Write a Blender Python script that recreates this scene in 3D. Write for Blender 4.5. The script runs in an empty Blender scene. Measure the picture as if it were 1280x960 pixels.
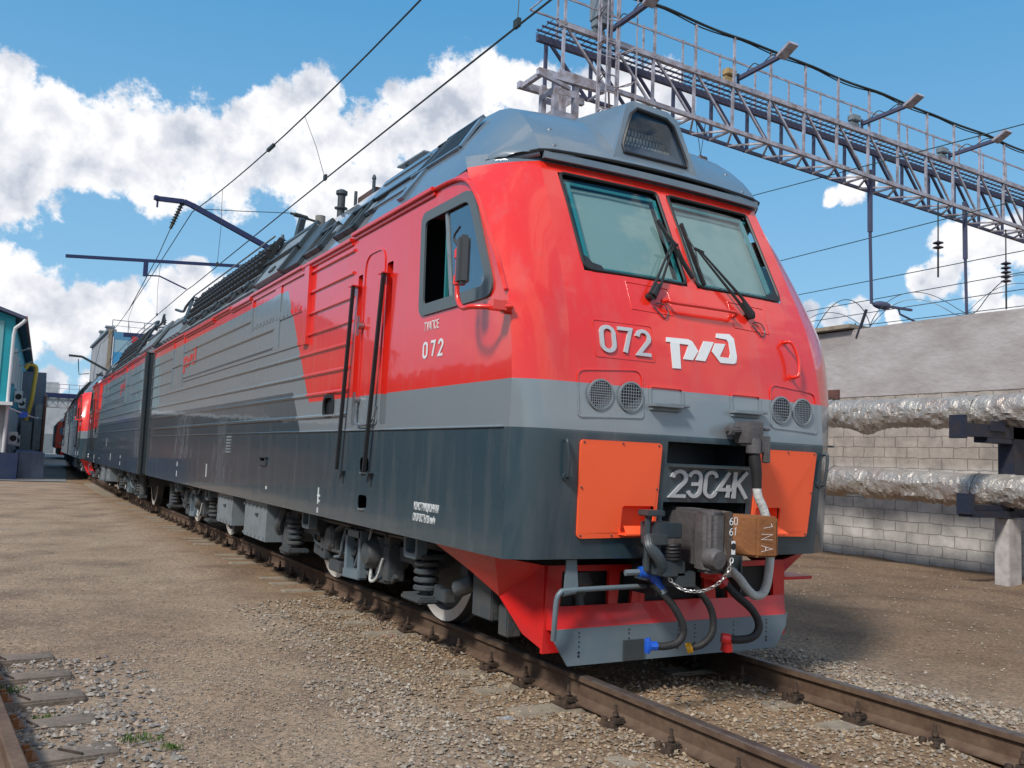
import bpy, bmesh, math, random
import numpy as np
from mathutils import Vector, Matrix
from mathutils.geometry import tessellate_polygon
random.seed(7); np.random.seed(7)
S = bpy.context.scene
COL = S.collection
PI = math.pi

# ------------------------------------------------------------------ camera
cam_d = bpy.data.cameras.new('camera'); cam = bpy.data.objects.new('camera', cam_d); COL.objects.link(cam)
cam_d.sensor_width = 36; cam_d.lens = 36*1117.21/1280; cam_d.clip_start = .05; cam_d.clip_end = 3000
_R = Vector((0.86619, -0.49808, 0.04036)); _U = Vector((-0.0778, -0.05465, 0.99547)); _F = Vector((0.49362, 0.86541, 0.08609))
_m = Matrix((_R, _U, -_F)).transposed().to_4x4(); _m.translation = Vector((-4.381, -4.8818, 1.4301)); cam.matrix_world = _m
S.camera = cam

# ------------------------------------------------------------------ light
SUN_EL, SUN_AZ = 44.0, 243.0            # azimuth measured clockwise from +y; the sun stands behind and left of the camera
sd = Vector((math.sin(math.radians(SUN_AZ))*math.cos(math.radians(SUN_EL)), math.cos(math.radians(SUN_AZ))*math.cos(math.radians(SUN_EL)), math.sin(math.radians(SUN_EL))))
sl = bpy.data.lights.new('sun', 'SUN'); sl.energy = 2.5; sl.angle = math.radians(9); sl.color = (1, .95, .87)
sun = bpy.data.objects.new('sun', sl); COL.objects.link(sun); sun.rotation_euler = sd.to_track_quat('Z', 'Y').to_euler()
S.view_settings.view_transform = 'Standard'; S.view_settings.look = 'None'; S.view_settings.gamma = 1
S.view_settings.exposure = 0.55

W = bpy.data.worlds.new('World'); S.world = W; W.use_nodes = True
def world():
    nt = W.node_tree; N = nt.nodes; L = nt.links; N.clear()
    def n(t, **k):
        o = N.new(t)
        for a, b in k.items(): setattr(o, a, b)
        return o
    def math_(op, a, b=None, c=None, clamp=False):
        m = n('ShaderNodeMath', operation=op, use_clamp=clamp)
        for i, v in enumerate((a, b, c)):
            if v is None: continue
            if isinstance(v, (int, float)): m.inputs[i].default_value = v
            else: L.new(v, m.inputs[i])
        return m.outputs[0]
    tc = n('ShaderNodeTexCoord'); D = tc.outputs['Generated']
    sky = n('ShaderNodeTexSky', sky_type='NISHITA', sun_disc=False)
    sky.sun_elevation = math.radians(SUN_EL); sky.sun_rotation = math.radians(SUN_AZ)
    sky.altitude = 100; sky.air_density = 1.0; sky.dust_density = .6; sky.ozone_density = 2.5
    # cloud cover placed by direction
    nz = n('ShaderNodeTexNoise'); nz.inputs['Scale'].default_value = 9; nz.inputs['Detail'].default_value = 7; nz.inputs['Roughness'].default_value = .55
    L.new(D, nz.inputs['Vector'])
    wv = n('ShaderNodeVectorMath', operation='MULTIPLY_ADD')
    sub = n('ShaderNodeVectorMath', operation='SUBTRACT'); L.new(nz.outputs['Color'], sub.inputs[0]); sub.inputs[1].default_value = (.5, .5, .5)
    L.new(sub.outputs[0], wv.inputs[0]); wv.inputs[1].default_value = (.05,)*3; L.new(D, wv.inputs[2])
    P = wv.outputs[0]
    cur = None; curc = None
    for (x, y, z, r) in BLOBS:
        dn = n('ShaderNodeVectorMath', operation='DISTANCE'); L.new(P, dn.inputs[0]); dn.inputs[1].default_value = (x, y, z)
        v = math_('MULTIPLY_ADD', dn.outputs['Value'], -1/r, 1.0)
        cur = v if cur is None else math_('MAXIMUM', cur, v)
        # lit tops: height of the direction above the blob's centre
    sep = n('ShaderNodeSeparateXYZ'); L.new(D, sep.inputs[0])
    # cover over the rest of the sky, outside the view
    ng = n('ShaderNodeTexNoise'); ng.inputs['Scale'].default_value = 2.6; ng.inputs['Detail'].default_value = 6; ng.inputs['Roughness'].default_value = .5
    L.new(D, ng.inputs['Vector'])
    dv = n('ShaderNodeVectorMath', operation='DOT_PRODUCT'); L.new(D, dv.inputs[0]); dv.inputs[1].default_value = tuple(_F)
    back = n('ShaderNodeMapRange'); back.inputs[1].default_value = .70; back.inputs[2].default_value = .50; back.inputs[3].default_value = -1.5; back.inputs[4].default_value = 0; L.new(dv.outputs['Value'], back.inputs[0])
    gen = math_('ADD', math_('MULTIPLY_ADD', ng.outputs['Fac'], 5.0, -2.25), back.outputs[0])
    cur = math_('MAXIMUM', cur, gen)
    nf = n('ShaderNodeTexNoise'); nf.inputs['Scale'].default_value = 22; nf.inputs['Detail'].default_value = 8; nf.inputs['Roughness'].default_value = .68
    L.new(D, nf.inputs['Vector'])
    dens = math_('ADD', cur, math_('MULTIPLY_ADD', nf.outputs['Fac'], 1.5, -.93))
    mask = n('ShaderNodeMapRange', interpolation_type='SMOOTHSTEP'); mask.inputs[1].default_value = .0; mask.inputs[2].default_value = .26; L.new(dens, mask.inputs[0])
    # grey folds: compare the fine noise with itself sampled a little higher
    up = n('ShaderNodeVectorMath', operation='ADD'); L.new(D, up.inputs[0]); up.inputs[1].default_value = (-.012, -.0, .022)
    def puff(vec):
        a = n('ShaderNodeTexNoise'); a.inputs['Scale'].default_value = 13; a.inputs['Detail'].default_value = 5; a.inputs['Roughness'].default_value = .55
        L.new(vec, a.inputs['Vector']); return a.outputs['Fac']
    relief = math_('SUBTRACT', puff(D), puff(up.outputs[0]))
    lw = n('ShaderNodeTexNoise'); lw.inputs['Scale'].default_value = 4.5; lw.inputs['Detail'].default_value = 3; L.new(D, lw.inputs['Vector'])
    sh = math_('ADD', math_('MULTIPLY_ADD', relief, 4.2, .62), math_('MULTIPLY_ADD', lw.outputs['Fac'], 1.3, -.65))
    core = n('ShaderNodeMapRange'); core.inputs[1].default_value = .2; core.inputs[2].default_value = 1.1; core.inputs[3].default_value = .22; core.inputs[4].default_value = -.12; L.new(dens, core.inputs[0])
    sh = math_('ADD', sh, core.outputs[0], clamp=True)
    cc = n('ShaderNodeMix', data_type='RGBA'); L.new(sh, cc.inputs[0]); cc.inputs[6].default_value = (4.0, 4.4, 5.2, 1); cc.inputs[7].default_value = (7.8, 7.8, 8.0, 1)
    # the sky's own blue, a little more saturated as the phone renders it
    hs = n('ShaderNodeHueSaturation'); hs.inputs['Saturation'].default_value = SKY_SAT; hs.inputs['Hue'].default_value = SKY_HUE; hs.inputs['Value'].default_value = SKY_VAL; L.new(sky.outputs[0], hs.inputs['Color'])
    gr = n('ShaderNodeMapRange'); gr.inputs[1].default_value = -.02; gr.inputs[2].default_value = .55; L.new(sep.outputs['Z'], gr.inputs[0])
    tn = n('ShaderNodeMix', data_type='RGBA'); L.new(gr.outputs[0], tn.inputs[0]); tn.inputs[6].default_value = (2.6, 4.8, 6.7, 1); tn.inputs[7].default_value = (.35, 2.45, 5.1, 1)
    bl = n('ShaderNodeMix', data_type='RGBA'); bl.inputs[0].default_value = .8; L.new(hs.outputs[0], bl.inputs[6]); L.new(tn.outputs[2], bl.inputs[7])
    mx = n('ShaderNodeMix', data_type='RGBA'); L.new(mask.outputs[0], mx.inputs[0]); L.new(bl.outputs[2], mx.inputs[6]); L.new(cc.outputs[2], mx.inputs[7])
    bg = n('ShaderNodeBackground'); bg.inputs[1].default_value = .089; L.new(mx.outputs[2], bg.inputs[0])
    out = n('ShaderNodeOutputWorld'); L.new(bg.outputs[0], out.inputs[0])
SKY_SAT, SKY_HUE, SKY_VAL = 1.0, .49, 1.15
BLOBS = [(-0.0167,0.9466,0.3221,0.0492),(0.0180,0.9511,0.3084,0.0627),(0.0022,0.9671,0.2543,0.0627),(0.0550,0.9566,0.2862,0.0761),(0.1038,0.9464,0.3059,0.0671),(0.1148,0.9550,0.2734,0.0537),(0.1526,0.9397,0.3062,0.0716),(0.1953,0.9322,0.3046,0.0716),(0.2249,0.9118,0.3435,0.0448),(0.2596,0.8917,0.3708,0.0403),(0.2345,0.9228,0.3058,0.0671),(0.2750,0.9043,0.3264,0.0537),(0.2901,0.9151,0.2799,0.0537),(0.3251,0.8841,0.3357,0.0582),(0.3617,0.8637,0.3508,0.0627),(0.3893,0.8442,0.3686,0.0627),(0.4153,0.8221,0.3894,0.0537),(0.4441,0.8043,0.3947,0.0448),(0.4675,0.7905,0.3956,0.0358),(0.3416,0.8956,0.2848,0.0537),(0.3759,0.8861,0.2710,0.0448),(0.3278,0.9132,0.2420,0.0313),(0.4881,0.7924,0.3660,0.0537),(0.4263,0.8383,0.3397,0.0716),(0.5317,0.7521,0.3893,0.0537),(0.5700,0.7198,0.3963,0.0403),(0.5937,0.7088,0.3809,0.0224),(-0.0396,0.9586,0.2821,0.0806),(-0.0244,0.9856,0.1676,0.0403),(0.0003,0.9884,0.1519,0.0448),(0.0330,0.9906,0.1326,0.0537),(0.0761,0.9881,0.1334,0.0492),(0.1127,0.9835,0.1413,0.0403),(0.1456,0.9768,0.1571,0.0358),(0.1624,0.9695,0.1836,0.0251),(0.1933,0.9697,0.1493,0.0448),(0.1803,0.9764,0.1186,0.0537),(0.1385,0.9846,0.1067,0.0448),(0.0082,0.9955,0.0946,0.0358),(0.0568,0.9930,0.1033,0.0313),(0.0384,0.9971,0.0657,0.0224),(0.0741,0.9949,0.0685,0.0179),(0.0061,0.9926,0.1216,0.0448),(0.2285,0.9608,0.1567,0.0358),(0.7319,0.6178,0.2873,0.0152),(0.7407,0.6052,0.2917,0.0197),(0.7470,0.5956,0.2955,0.0143),(0.8099,0.5371,0.2360,0.0313),(0.8243,0.5172,0.2304,0.0403),(0.8381,0.4938,0.2320,0.0358),(0.8081,0.5532,0.2022,0.0269),(0.7961,0.5714,0.1993,0.0197),(0.8280,0.5238,0.2002,0.0313),(0.7649,0.6237,0.1610,0.0224),(0.7477,0.6451,0.1573,0.0179),(0.7835,0.5992,0.1644,0.0125),(0.8362,0.5210,0.1714,0.0197),(0.8473,0.5037,0.1681,0.0179),(0.7285,0.6657,0.1618,0.0179)]
world()

# ------------------------------------------------------------------ materials
def mat(name, col, rough=.5, metal=0, coat=0, spec=.5, noise=None, bump=None, bscale=8, cscale=None, em=None, stretch=None):
    """noise = (second colour, scale, contrast) mottling of the thing's own colour; bump = (strength, scale)"""
    m = bpy.data.materials.new(name); m.use_nodes = True; nt = m.node_tree; b = nt.nodes['Principled BSDF']; L = nt.links
    b.inputs['Base Color'].default_value = (*col, 1); b.inputs['Roughness'].default_value = rough; b.inputs['Metallic'].default_value = metal
    b.inputs['Coat Weight'].default_value = coat; b.inputs['Coat Roughness'].default_value = .06; b.inputs['Specular IOR Level'].default_value = spec
    tc = nt.nodes.new('ShaderNodeTexCoord')
    if stretch:
        mp_ = nt.nodes.new('ShaderNodeMapping'); mp_.inputs['Scale'].default_value = stretch; L.new(tc.outputs['Object'], mp_.inputs[0]); OC = mp_.outputs[0]
    else: OC = tc.outputs['Object']
    if noise:
        c2, sc, lo, hi = noise
        n = nt.nodes.new('ShaderNodeTexNoise'); n.inputs['Scale'].default_value = sc; n.inputs['Detail'].default_value = 6; n.inputs['Roughness'].default_value = .6
        L.new(OC, n.inputs['Vector'])
        mr = nt.nodes.new('ShaderNodeMapRange'); mr.inputs[1].default_value = lo; mr.inputs[2].default_value = hi; L.new(n.outputs['Fac'], mr.inputs[0])
        mx = nt.nodes.new('ShaderNodeMix'); mx.data_type = 'RGBA'; mx.inputs[6].default_value = (*col, 1); mx.inputs[7].default_value = (*c2, 1)
        L.new(mr.outputs[0], mx.inputs[0]); L.new(mx.outputs[2], b.inputs['Base Color'])
    if bump:
        n2 = nt.nodes.new('ShaderNodeTexNoise'); n2.inputs['Scale'].default_value = bump[1]; n2.inputs['Detail'].default_value = 6; L.new(OC, n2.inputs['Vector'])
        bp = nt.nodes.new('ShaderNodeBump'); bp.inputs['Strength'].default_value = bump[0]; bp.inputs['Distance'].default_value = .02; L.new(n2.outputs['Fac'], bp.inputs['Height'])
        L.new(bp.outputs[0], b.inputs['Normal'])
    if em:
        b.inputs['Emission Color'].default_value = (*em[0], 1); b.inputs['Emission Strength'].default_value = em[1]
    return m
C_RED = (.74, .026, .014); C_GREY = (.20, .235, .26); C_DARK = (.036, .064, .083)
def livery():
    m = bpy.data.materials.new('livery_paint'); m.use_nodes = True; nt = m.node_tree; b = nt.nodes['Principled BSDF']; L = nt.links
    tc = nt.nodes.new('ShaderNodeTexCoord'); sp = nt.nodes.new('ShaderNodeSeparateXYZ'); L.new(tc.outputs['Object'], sp.inputs[0])
    def M(op, a, bb=None, c=None):
        q = nt.nodes.new('ShaderNodeMath'); q.operation = op
        for i, v in enumerate((a, bb, c)):
            if v is None: continue
            if isinstance(v, (int, float)): q.inputs[i].default_value = v
            else: L.new(v, q.inputs[i])
        return q.outputs[0]
    def mix(f, a, c):
        x = nt.nodes.new('ShaderNodeMix'); x.data_type = 'RGBA'; L.new(f, x.inputs[0])
        for i, v in ((6, a), (7, c)):
            if isinstance(v, tuple): x.inputs[i].default_value = (*v, 1)
            else: L.new(v, x.inputs[i])
        return x.outputs[2]
    z = sp.outputs['Z']; y = sp.outputs['Y']
    red_y = M('LESS_THAN', y, M('MULTIPLY_ADD', z, .79, 2.86))                      # slanted end of the red
    red = M('MAXIMUM', M('MULTIPLY', red_y, M('GREATER_THAN', z, 1.965)), M('GREATER_THAN', z, 3.33))
    dark = M('MAXIMUM', M('LESS_THAN', z, 1.652), M('MULTIPLY', M('LESS_THAN', z, 2.10), M('GREATER_THAN', y, M('MULTIPLY_ADD', z, .79, 3.37))))
    top = M('GREATER_THAN', M('ADD', z, M('MULTIPLY', y, .2)), 3.772)             # grey brow over the windows
    top = M('MULTIPLY', top, M('LESS_THAN', y, 1.3))
    c = mix(red, C_GREY, C_RED); c = mix(dark, c, C_DARK); c = mix(top, c, (.12, .165, .21))
    # dust and rain streaks
    mp = nt.nodes.new('ShaderNodeMapping'); mp.inputs['Scale'].default_value = (3, 3, .35); L.new(tc.outputs['Object'], mp.inputs[0])
    n = nt.nodes.new('ShaderNodeTexNoise'); n.inputs['Scale'].default_value = 2.2; n.inputs['Detail'].default_value = 8; n.inputs['Roughness'].default_value = .62; L.new(mp.outputs[0], n.inputs['Vector'])
    mr = nt.nodes.new('ShaderNodeMapRange'); mr.inputs[1].default_value = .50; mr.inputs[2].default_value = .8; mr.inputs[4].default_value = .20; L.new(n.outputs['Fac'], mr.inputs[0])
    c = mix(mr.outputs[0], c, (.26, .24, .22)); L.new(c, b.inputs['Base Color'])
    rr = nt.nodes.new('ShaderNodeMapRange'); rr.inputs[3].default_value = .12; rr.inputs[4].default_value = .34; L.new(n.outputs['Fac'], rr.inputs[0]); L.new(rr.outputs[0], b.inputs['Roughness'])
    b.inputs['Coat Weight'].default_value = .7; b.inputs['Coat Roughness'].default_value = .045; b.inputs['Specular IOR Level'].default_value = .55
    n2 = nt.nodes.new('ShaderNodeTexNoise'); n2.inputs['Scale'].default_value = 2.3; n2.inputs['Detail'].default_value = 3; L.new(tc.outputs['Object'], n2.inputs['Vector'])
    bp = nt.nodes.new('ShaderNodeBump'); bp.inputs['Strength'].default_value = .3; bp.inputs['Distance'].default_value = .010; L.new(n2.outputs['Fac'], bp.inputs['Height'])
    L.new(bp.outputs[0], b.inputs['Normal']); L.new(bp.outputs[0], b.inputs['Coat Normal'])
    return m
M_ = {
 'livery': livery(),
 'red': mat('red_paint', C_RED, .3, coat=.7, bump=(.2, 3)),
 'redframe': mat('red_frame_paint', (.62, .014, .014), .38, coat=.3, noise=((.36, .03, .03), 3, .45, .8)),
 'roofsheen': mat('roof_paint_sky_sheen', (.30, .33, .36), .22, coat=1.0, noise=((.22, .24, .27), 2.5, .4, .8), bump=(.15, 3)),  # roof grey lightened in its base colour for the sky's bright reflection
 'roof': mat('roof_grey_paint', (.12, .17, .22), .3, coat=.6, noise=((.17, .20, .23), 2.5, .4, .8), bump=(.15, 3)),
 'grey': mat('light_grey_paint', (.19, .225, .25), .45, noise=((.13, .14, .15), 5, .45, .8), bump=(.1, 20)),
 'trimgrey': mat('window_frame_grey', (.105, .125, .135), .45),
 'darkgrey': mat('dark_grey_paint', (.036, .052, .064), .42, noise=((.06, .06, .058), 4, .4, .8), bump=(.15, 12)),
 'bogie': mat('bogie_paint', (.052, .066, .078), .6, noise=((.09, .08, .07), 6, .4, .75), bump=(.4, 18)),
 'plow': mat('plow_paint', (.13, .18, .22), .45, noise=((.17, .20, .22), 6, .4, .8), bump=(.1, 10)),
 'black': mat('black_rubber', (.012, .012, .013), .6),
 'seal': mat('window_seal', (.015, .016, .018), .5),
 'orange': mat('orange_fluorescent_paint', (1.0, .125, .04), .45, coat=.15, bump=(.05, 5)),
 'white': mat('white_lettering', (.72, .74, .75), .4),
 'cast': mat('cast_letters', (.50, .52, .54), .35, metal=.2),
 'rust': mat('rusty_steel', (.20, .075, .025), .75, noise=((.27, .105, .032), 5, .4, .7), bump=(.35, 24)),
 'brown': mat('worn_steel_edge', (.07, .05, .04), .6, noise=((.25, .23, .21), 9, .5, .7), bump=(.4, 25)),
 'castgrey': mat('coupler_casting', (.105, .10, .105), .55, noise=((.06, .055, .055), 6, .4, .7), bump=(.25, 50)),
 'wheel': mat('white_wheel_rim', (.80, .78, .74), .6, noise=((.5, .46, .42), 7, .5, .85)),
 'steel': mat('bare_steel', (.35, .35, .36), .35, metal=.9),
 'chain': mat('galvanised_chain', (.5, .5, .5), .4, metal=.7),
 'blue': mat('blue_valve_paint', (.01, .09, .50), .4),
 'yellow': mat('yellow_paint', (.75, .36, .01), .45),
 'hose': mat('rubber_hose', (.018, .018, .02), .65, bump=(.3, 60)),
 'cable': mat('white_wrapped_cable', (.50, .51, .50), .7, bump=(.6, 35)),
 'mirrorback': mat('mirror_housing', (.05, .055, .06), .5),
 'interior': mat('cab_interior', (.02, .035, .045), .8),
 'blind': mat('sun_blind', (.31, .35, .345), .8),
 'tealstrip': mat('teal_window_edge', (.03, .22, .24), .3),
}
def glass(name, tint, mixf, rough=.02):
    m = bpy.data.materials.new(name); m.use_nodes = True; nt = m.node_tree; N = nt.nodes; L = nt.links; N.clear()
    tr = N.new('ShaderNodeBsdfTransparent'); tr.inputs[0].default_value = (*tint, 1)
    gl = N.new('ShaderNodeBsdfGlossy'); gl.inputs['Roughness'].default_value = rough; gl.inputs[0].default_value = (.9, .95, 1, 1)
    lw = N.new('ShaderNodeLayerWeight'); fr = N.new('ShaderNodeMath'); fr.operation = 'POWER'; fr.inputs[1].default_value = 4.0; L.new(lw.outputs['Facing'], fr.inputs[0])
    ad = N.new('ShaderNodeMath'); ad.operation = 'ADD'; ad.use_clamp = True; ad.inputs[1].default_value = mixf; L.new(fr.outputs[0], ad.inputs[0])
    mx = N.new('ShaderNodeMixShader'); L.new(ad.outputs[0], mx.inputs[0]); L.new(tr.outputs[0], mx.inputs[1]); L.new(gl.outputs[0], mx.inputs[2])
    o = N.new('ShaderNodeOutputMaterial'); L.new(mx.outputs[0], o.inputs[0]); return m
M_['windshield'] = glass('windshield_glass', (.70, .86, .86), .045)
M_['sideglass'] = glass('side_glass', (.45, .5, .5), .22)
M_['lampglass'] = glass('lamp_glass', (.75, .8, .85), .03)

# ------------------------------------------------------------------ mesh helpers
class MB:
    def __init__(s): s.v = []; s.f = []
    def add(s, vs, fs):
        k = len(s.v); s.v += [tuple(p) for p in vs]; s.f += [tuple(i+k for i in f) for f in fs]; return s
    def box(s, x0, x1, y0, y1, z0, z1, rot=None, piv=None):
        vs = [Vector((x, y, z)) for z in (z0, z1) for y in (y0, y1) for x in (x0, x1)]
        if rot is not None:
            p = Vector(piv) if piv is not None else Vector(((x0+x1)/2, (y0+y1)/2, (z0+z1)/2)); vs = [rot @ (v-p)+p for v in vs]
        return s.add(vs, [(0, 2, 3, 1), (4, 5, 7, 6), (0, 1, 5, 4), (2, 6, 7, 3), (0, 4, 6, 2), (1, 3, 7, 5)])
    def tube(s, pts, r, n=8, cap=True, closed=False):
        pts = [Vector(p) for p in pts]; m = len(pts); rs = r if isinstance(r, (list, tuple)) else [r]*m
        ref = None; vs = []
        for i in range(m):
            a = pts[i-1] if (i > 0 or closed) else pts[i]; b = pts[(i+1) % m] if (i < m-1 or closed) else pts[i]
            t = (b-a).normalized()
            if ref is None:
                ref = t.cross(Vector((0, 0, 1)))
                if ref.length < .1: ref = t.cross(Vector((0, 1, 0)))
            ref = (ref - t*ref.dot(t)).normalized(); w = t.cross(ref)
            for k in range(n):
                a_ = 2*PI*k/n; vs.append(pts[i]+(ref*math.cos(a_)+w*math.sin(a_))*rs[i])
        fs = []
        for i in range(m if closed else m-1):
            j = (i+1) % m
            for k in range(n): fs.append((i*n+k, i*n+(k+1) % n, j*n+(k+1) % n, j*n+k))
        if cap and not closed: fs.append(tuple(range(n-1, -1, -1))); fs.append(tuple((m-1)*n+k for k in range(n)))
        return s.add(vs, fs)
    def bar(s, a, b, w, h=None, up=(0, 0, 1)):
        h = h or w; a = Vector(a); b = Vector(b); t = (b-a).normalized(); u = Vector(up)
        if abs(t.dot(u)) > .95: u = Vector((0, 1, 0))
        x = t.cross(u).normalized(); u = x.cross(t)
        vs = [p + x*i*w/2 + u*j*h/2 for p in (a, b) for i, j in ((-1, -1), (1, -1), (1, 1), (-1, 1))]
        return s.add(vs, [(3, 2, 1, 0), (4, 5, 6, 7), (0, 1, 5, 4), (1, 2, 6, 5), (2, 3, 7, 6), (3, 0, 4, 7)])
    def cyl(s, a, b, r, n=20, r2=None):
        return s.tube([a, b], [r, r if r2 is None else r2], n)
    def lathe(s, c, axis, prof, n=24):
        c = Vector(c); a = Vector(axis).normalized(); x = a.orthogonal().normalized(); y = a.cross(x); vs = []
        for (r, h) in prof:
            for k in range(n): vs.append(c+a*h+(x*math.cos(2*PI*k/n)+y*math.sin(2*PI*k/n))*r)
        fs = [(i*n+k, i*n+(k+1) % n, (i+1)*n+(k+1) % n, (i+1)*n+k) for i in range(len(prof)-1) for k in range(n)]
        return s.add(vs, fs)
    def plate(s, loops, d):
        """flat plate from 3D loops (first outer, then holes) extruded by vector d"""
        loops = [[Vector(p) for p in l] for l in loops]; d = Vector(d)
        tri = tessellate_polygon(loops); flat = [p for l in loops for p in l]; n = len(flat)
        fs = [tuple(t) for t in tri] + [tuple(i+n for i in reversed(t)) for t in tri]; k = 0
        for l in loops:
            m = len(l)
            for i in range(m): fs.append((k+i, k+(i+1) % m, n+k+(i+1) % m, n+k+i))
            k += m
        return s.add(flat+[p+d for p in flat], fs)
    def build(s, name, material, parent=None, smooth=0, bevel=0, recalc=True):
        me = bpy.data.meshes.new(name); me.from_pydata(s.v, [], s.f); me.update()
        if recalc or bevel:
            bm = bmesh.new(); bm.from_mesh(me)
            if bevel: bmesh.ops.remove_doubles(bm, verts=bm.verts, dist=1e-5)
            bmesh.ops.recalc_face_normals(bm, faces=bm.faces)
            if bevel:
                ed = [e for e in bm.edges if len(e.link_faces) == 2 and e.calc_face_angle(0) > .6]
                bmesh.ops.bevel(bm, geom=ed, offset=bevel, segments=2, affect='EDGES', clamp_overlap=True)
            bm.to_mesh(me); bm.free()
        if smooth or bevel:
            me.polygons.foreach_set('use_smooth', [True]*len(me.polygons)); me.set_sharp_from_angle(angle=math.radians(smooth or 40))
        o = bpy.data.objects.new(name, me); COL.objects.link(o)
        if material: me.materials.append(M_[material] if isinstance(material, str) else material)
        if parent: o.parent = parent
        return o
def empty(name, loc=(0, 0, 0), rz=0):
    o = bpy.data.objects.new(name, None); o.empty_display_size = .3; COL.objects.link(o); o.location = loc; o.rotation_euler.z = rz; return o
def tag(o, label=None, cat=None, group=None, kind=None):
    if label: o['label'] = label
    if cat: o['category'] = cat
    if group: o['group'] = group
    if kind: o['kind'] = kind
    return o
def copy_tree(o, parent=None):
    c = o.copy(); COL.objects.link(c)
    if parent: c.parent = parent
    for ch in [x for x in CH.get(o, [])] if False else list(o.children): copy_tree(ch, c)
    return c
CH = {}
def bez(pts, n=10):
    """Catmull-Rom through points"""
    P = [Vector(p) for p in pts]; P = [P[0]*2-P[1]]+P+[P[-1]*2-P[-2]]; out = []
    for i in range(1, len(P)-2):
        for k in range(n):
            t = k/n; a, b, c, d = P[i-1:i+3]
            out.append(.5*((2*b)+(c-a)*t+(2*a-5*b+4*c-d)*t*t+(3*b-a-3*c+d)*t**3))
    return out+[P[-2]]
def rrect(x0, x1, z0, z1, r, n=5):
    out = []
    for cx, cz, a0 in ((x1-r, z1-r, 0), (x0+r, z1-r, 90), (x0+r, z0+r, 180), (x1-r, z0+r, 270)):
        for k in range(n+1):
            a = math.radians(a0+90*k/n); out.append((cx+r*math.cos(a), cz+r*math.sin(a)))
    return out
def roundpoly(P, r, n=5):
    out = []; m = len(P)
    for i in range(m):
        a, b, c = Vector(P[i-1]), Vector(P[i]), Vector(P[(i+1) % m]); rr = r[i] if isinstance(r, (list, tuple)) else r
        u = (a-b).normalized(); w = (c-b).normalized(); p0 = b+u*rr; p2 = b+w*rr
        for k in range(n+1):
            t = k/n; out.append(tuple(p0*(1-t)**2+b*2*t*(1-t)+p2*t*t))
    return out
def strokes(mb, polylines, w, to3d, thick=.012):
    """letters from flat strokes with mitred joints: polylines in letter space, to3d maps (u,v,depth)"""
    for pl in polylines:
        P = [Vector(p) for p in pl]; m = len(P); Lf = []; Rt = []
        for i in range(m):
            a = P[max(i-1, 0)]; b = P[min(i+1, m-1)]
            if i in (0, m-1): t = (b-a).normalized(); k = 1
            else:
                t1 = (P[i]-a).normalized(); t2 = (b-P[i]).normalized(); t = (t1+t2).normalized(); k = 1/max(.5, t.dot(t1))
            nrm = Vector((-t.y, t.x))*w/2*k; Lf.append(P[i]+nrm); Rt.append(P[i]-nrm)
        for i in range(m-1):
            q = [Lf[i], Lf[i+1], Rt[i+1], Rt[i]]
            vs = [to3d(p.x, p.y, 0) for p in q]+[to3d(p.x, p.y, thick) for p in q]
            mb.add(vs, [(0, 1, 2, 3), (7, 6, 5, 4), (0, 4, 5, 1), (2, 6, 7, 3), (3, 7, 4, 0), (1, 5, 6, 2)])
def arc(cx, cy, rx, ry, a0, a1, n=8):
    return [(cx+rx*math.cos(math.radians(a0+(a1-a0)*k/n)), cy+ry*math.sin(math.radians(a0+(a1-a0)*k/n))) for k in range(n+1)]
# glyphs in a 0..0.55 x 0..1 box
GL = {
 '0': [arc(.275, .72, .225, .23, 90, 0, 6)+arc(.275, .28, .225, .23, 0, -180, 10)+arc(.275, .72, .225, .23, 180, 90, 6)],
 '7': [[(.03, .95), (.52, .95), (.25, .05)]],
 '2': [arc(.275, .70, .225, .25, 175, -30, 10)+[(.05, .05), (.53, .05)]],
 '1': [[(.12, .75), (.3, .95), (.3, 0)]],
 '4': [[(.40, .97), (.03, .32), (.55, .32)], [(.40, .5), (.40, .03)]],
 'C': [arc(.275, .72, .225, .23, 10, 180, 9)+arc(.275, .28, .225, .23, 180, 350, 9)],
 'E_': [arc(.265, .72, .225, .23, 170, 0, 9)+arc(.265, .28, .225, .23, 0, -170, 9), [(.16, .5), (.49, .5)]],
 'K': [[(.07, 1), (.07, 0)], [(.5, 1), (.09, .45)], [(.2, .55), (.53, 0)]],
}
def text_mesh(body, size, mat_, to_matrix, parent, name='lettering', sx=1.0, shear=0):
    cu = bpy.data.curves.new(name, 'FONT'); cu.body = body; cu.size = size; cu.extrude = .0015; cu.align_x = 'LEFT'; cu.shear = shear
    t = bpy.data.objects.new('t', cu); COL.objects.link(t); bpy.context.view_layer.update()
    me = bpy.data.meshes.new_from_object(t.evaluated_get(bpy.context.evaluated_depsgraph_get())); bpy.data.objects.remove(t)
    me.transform(to_matrix @ Matrix.Diagonal((sx, 1, 1, 1))); o = bpy.data.objects.new(name, me); COL.objects.link(o); me.materials.clear(); me.materials.append(M_[mat_]); o.parent = parent
    return o

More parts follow.
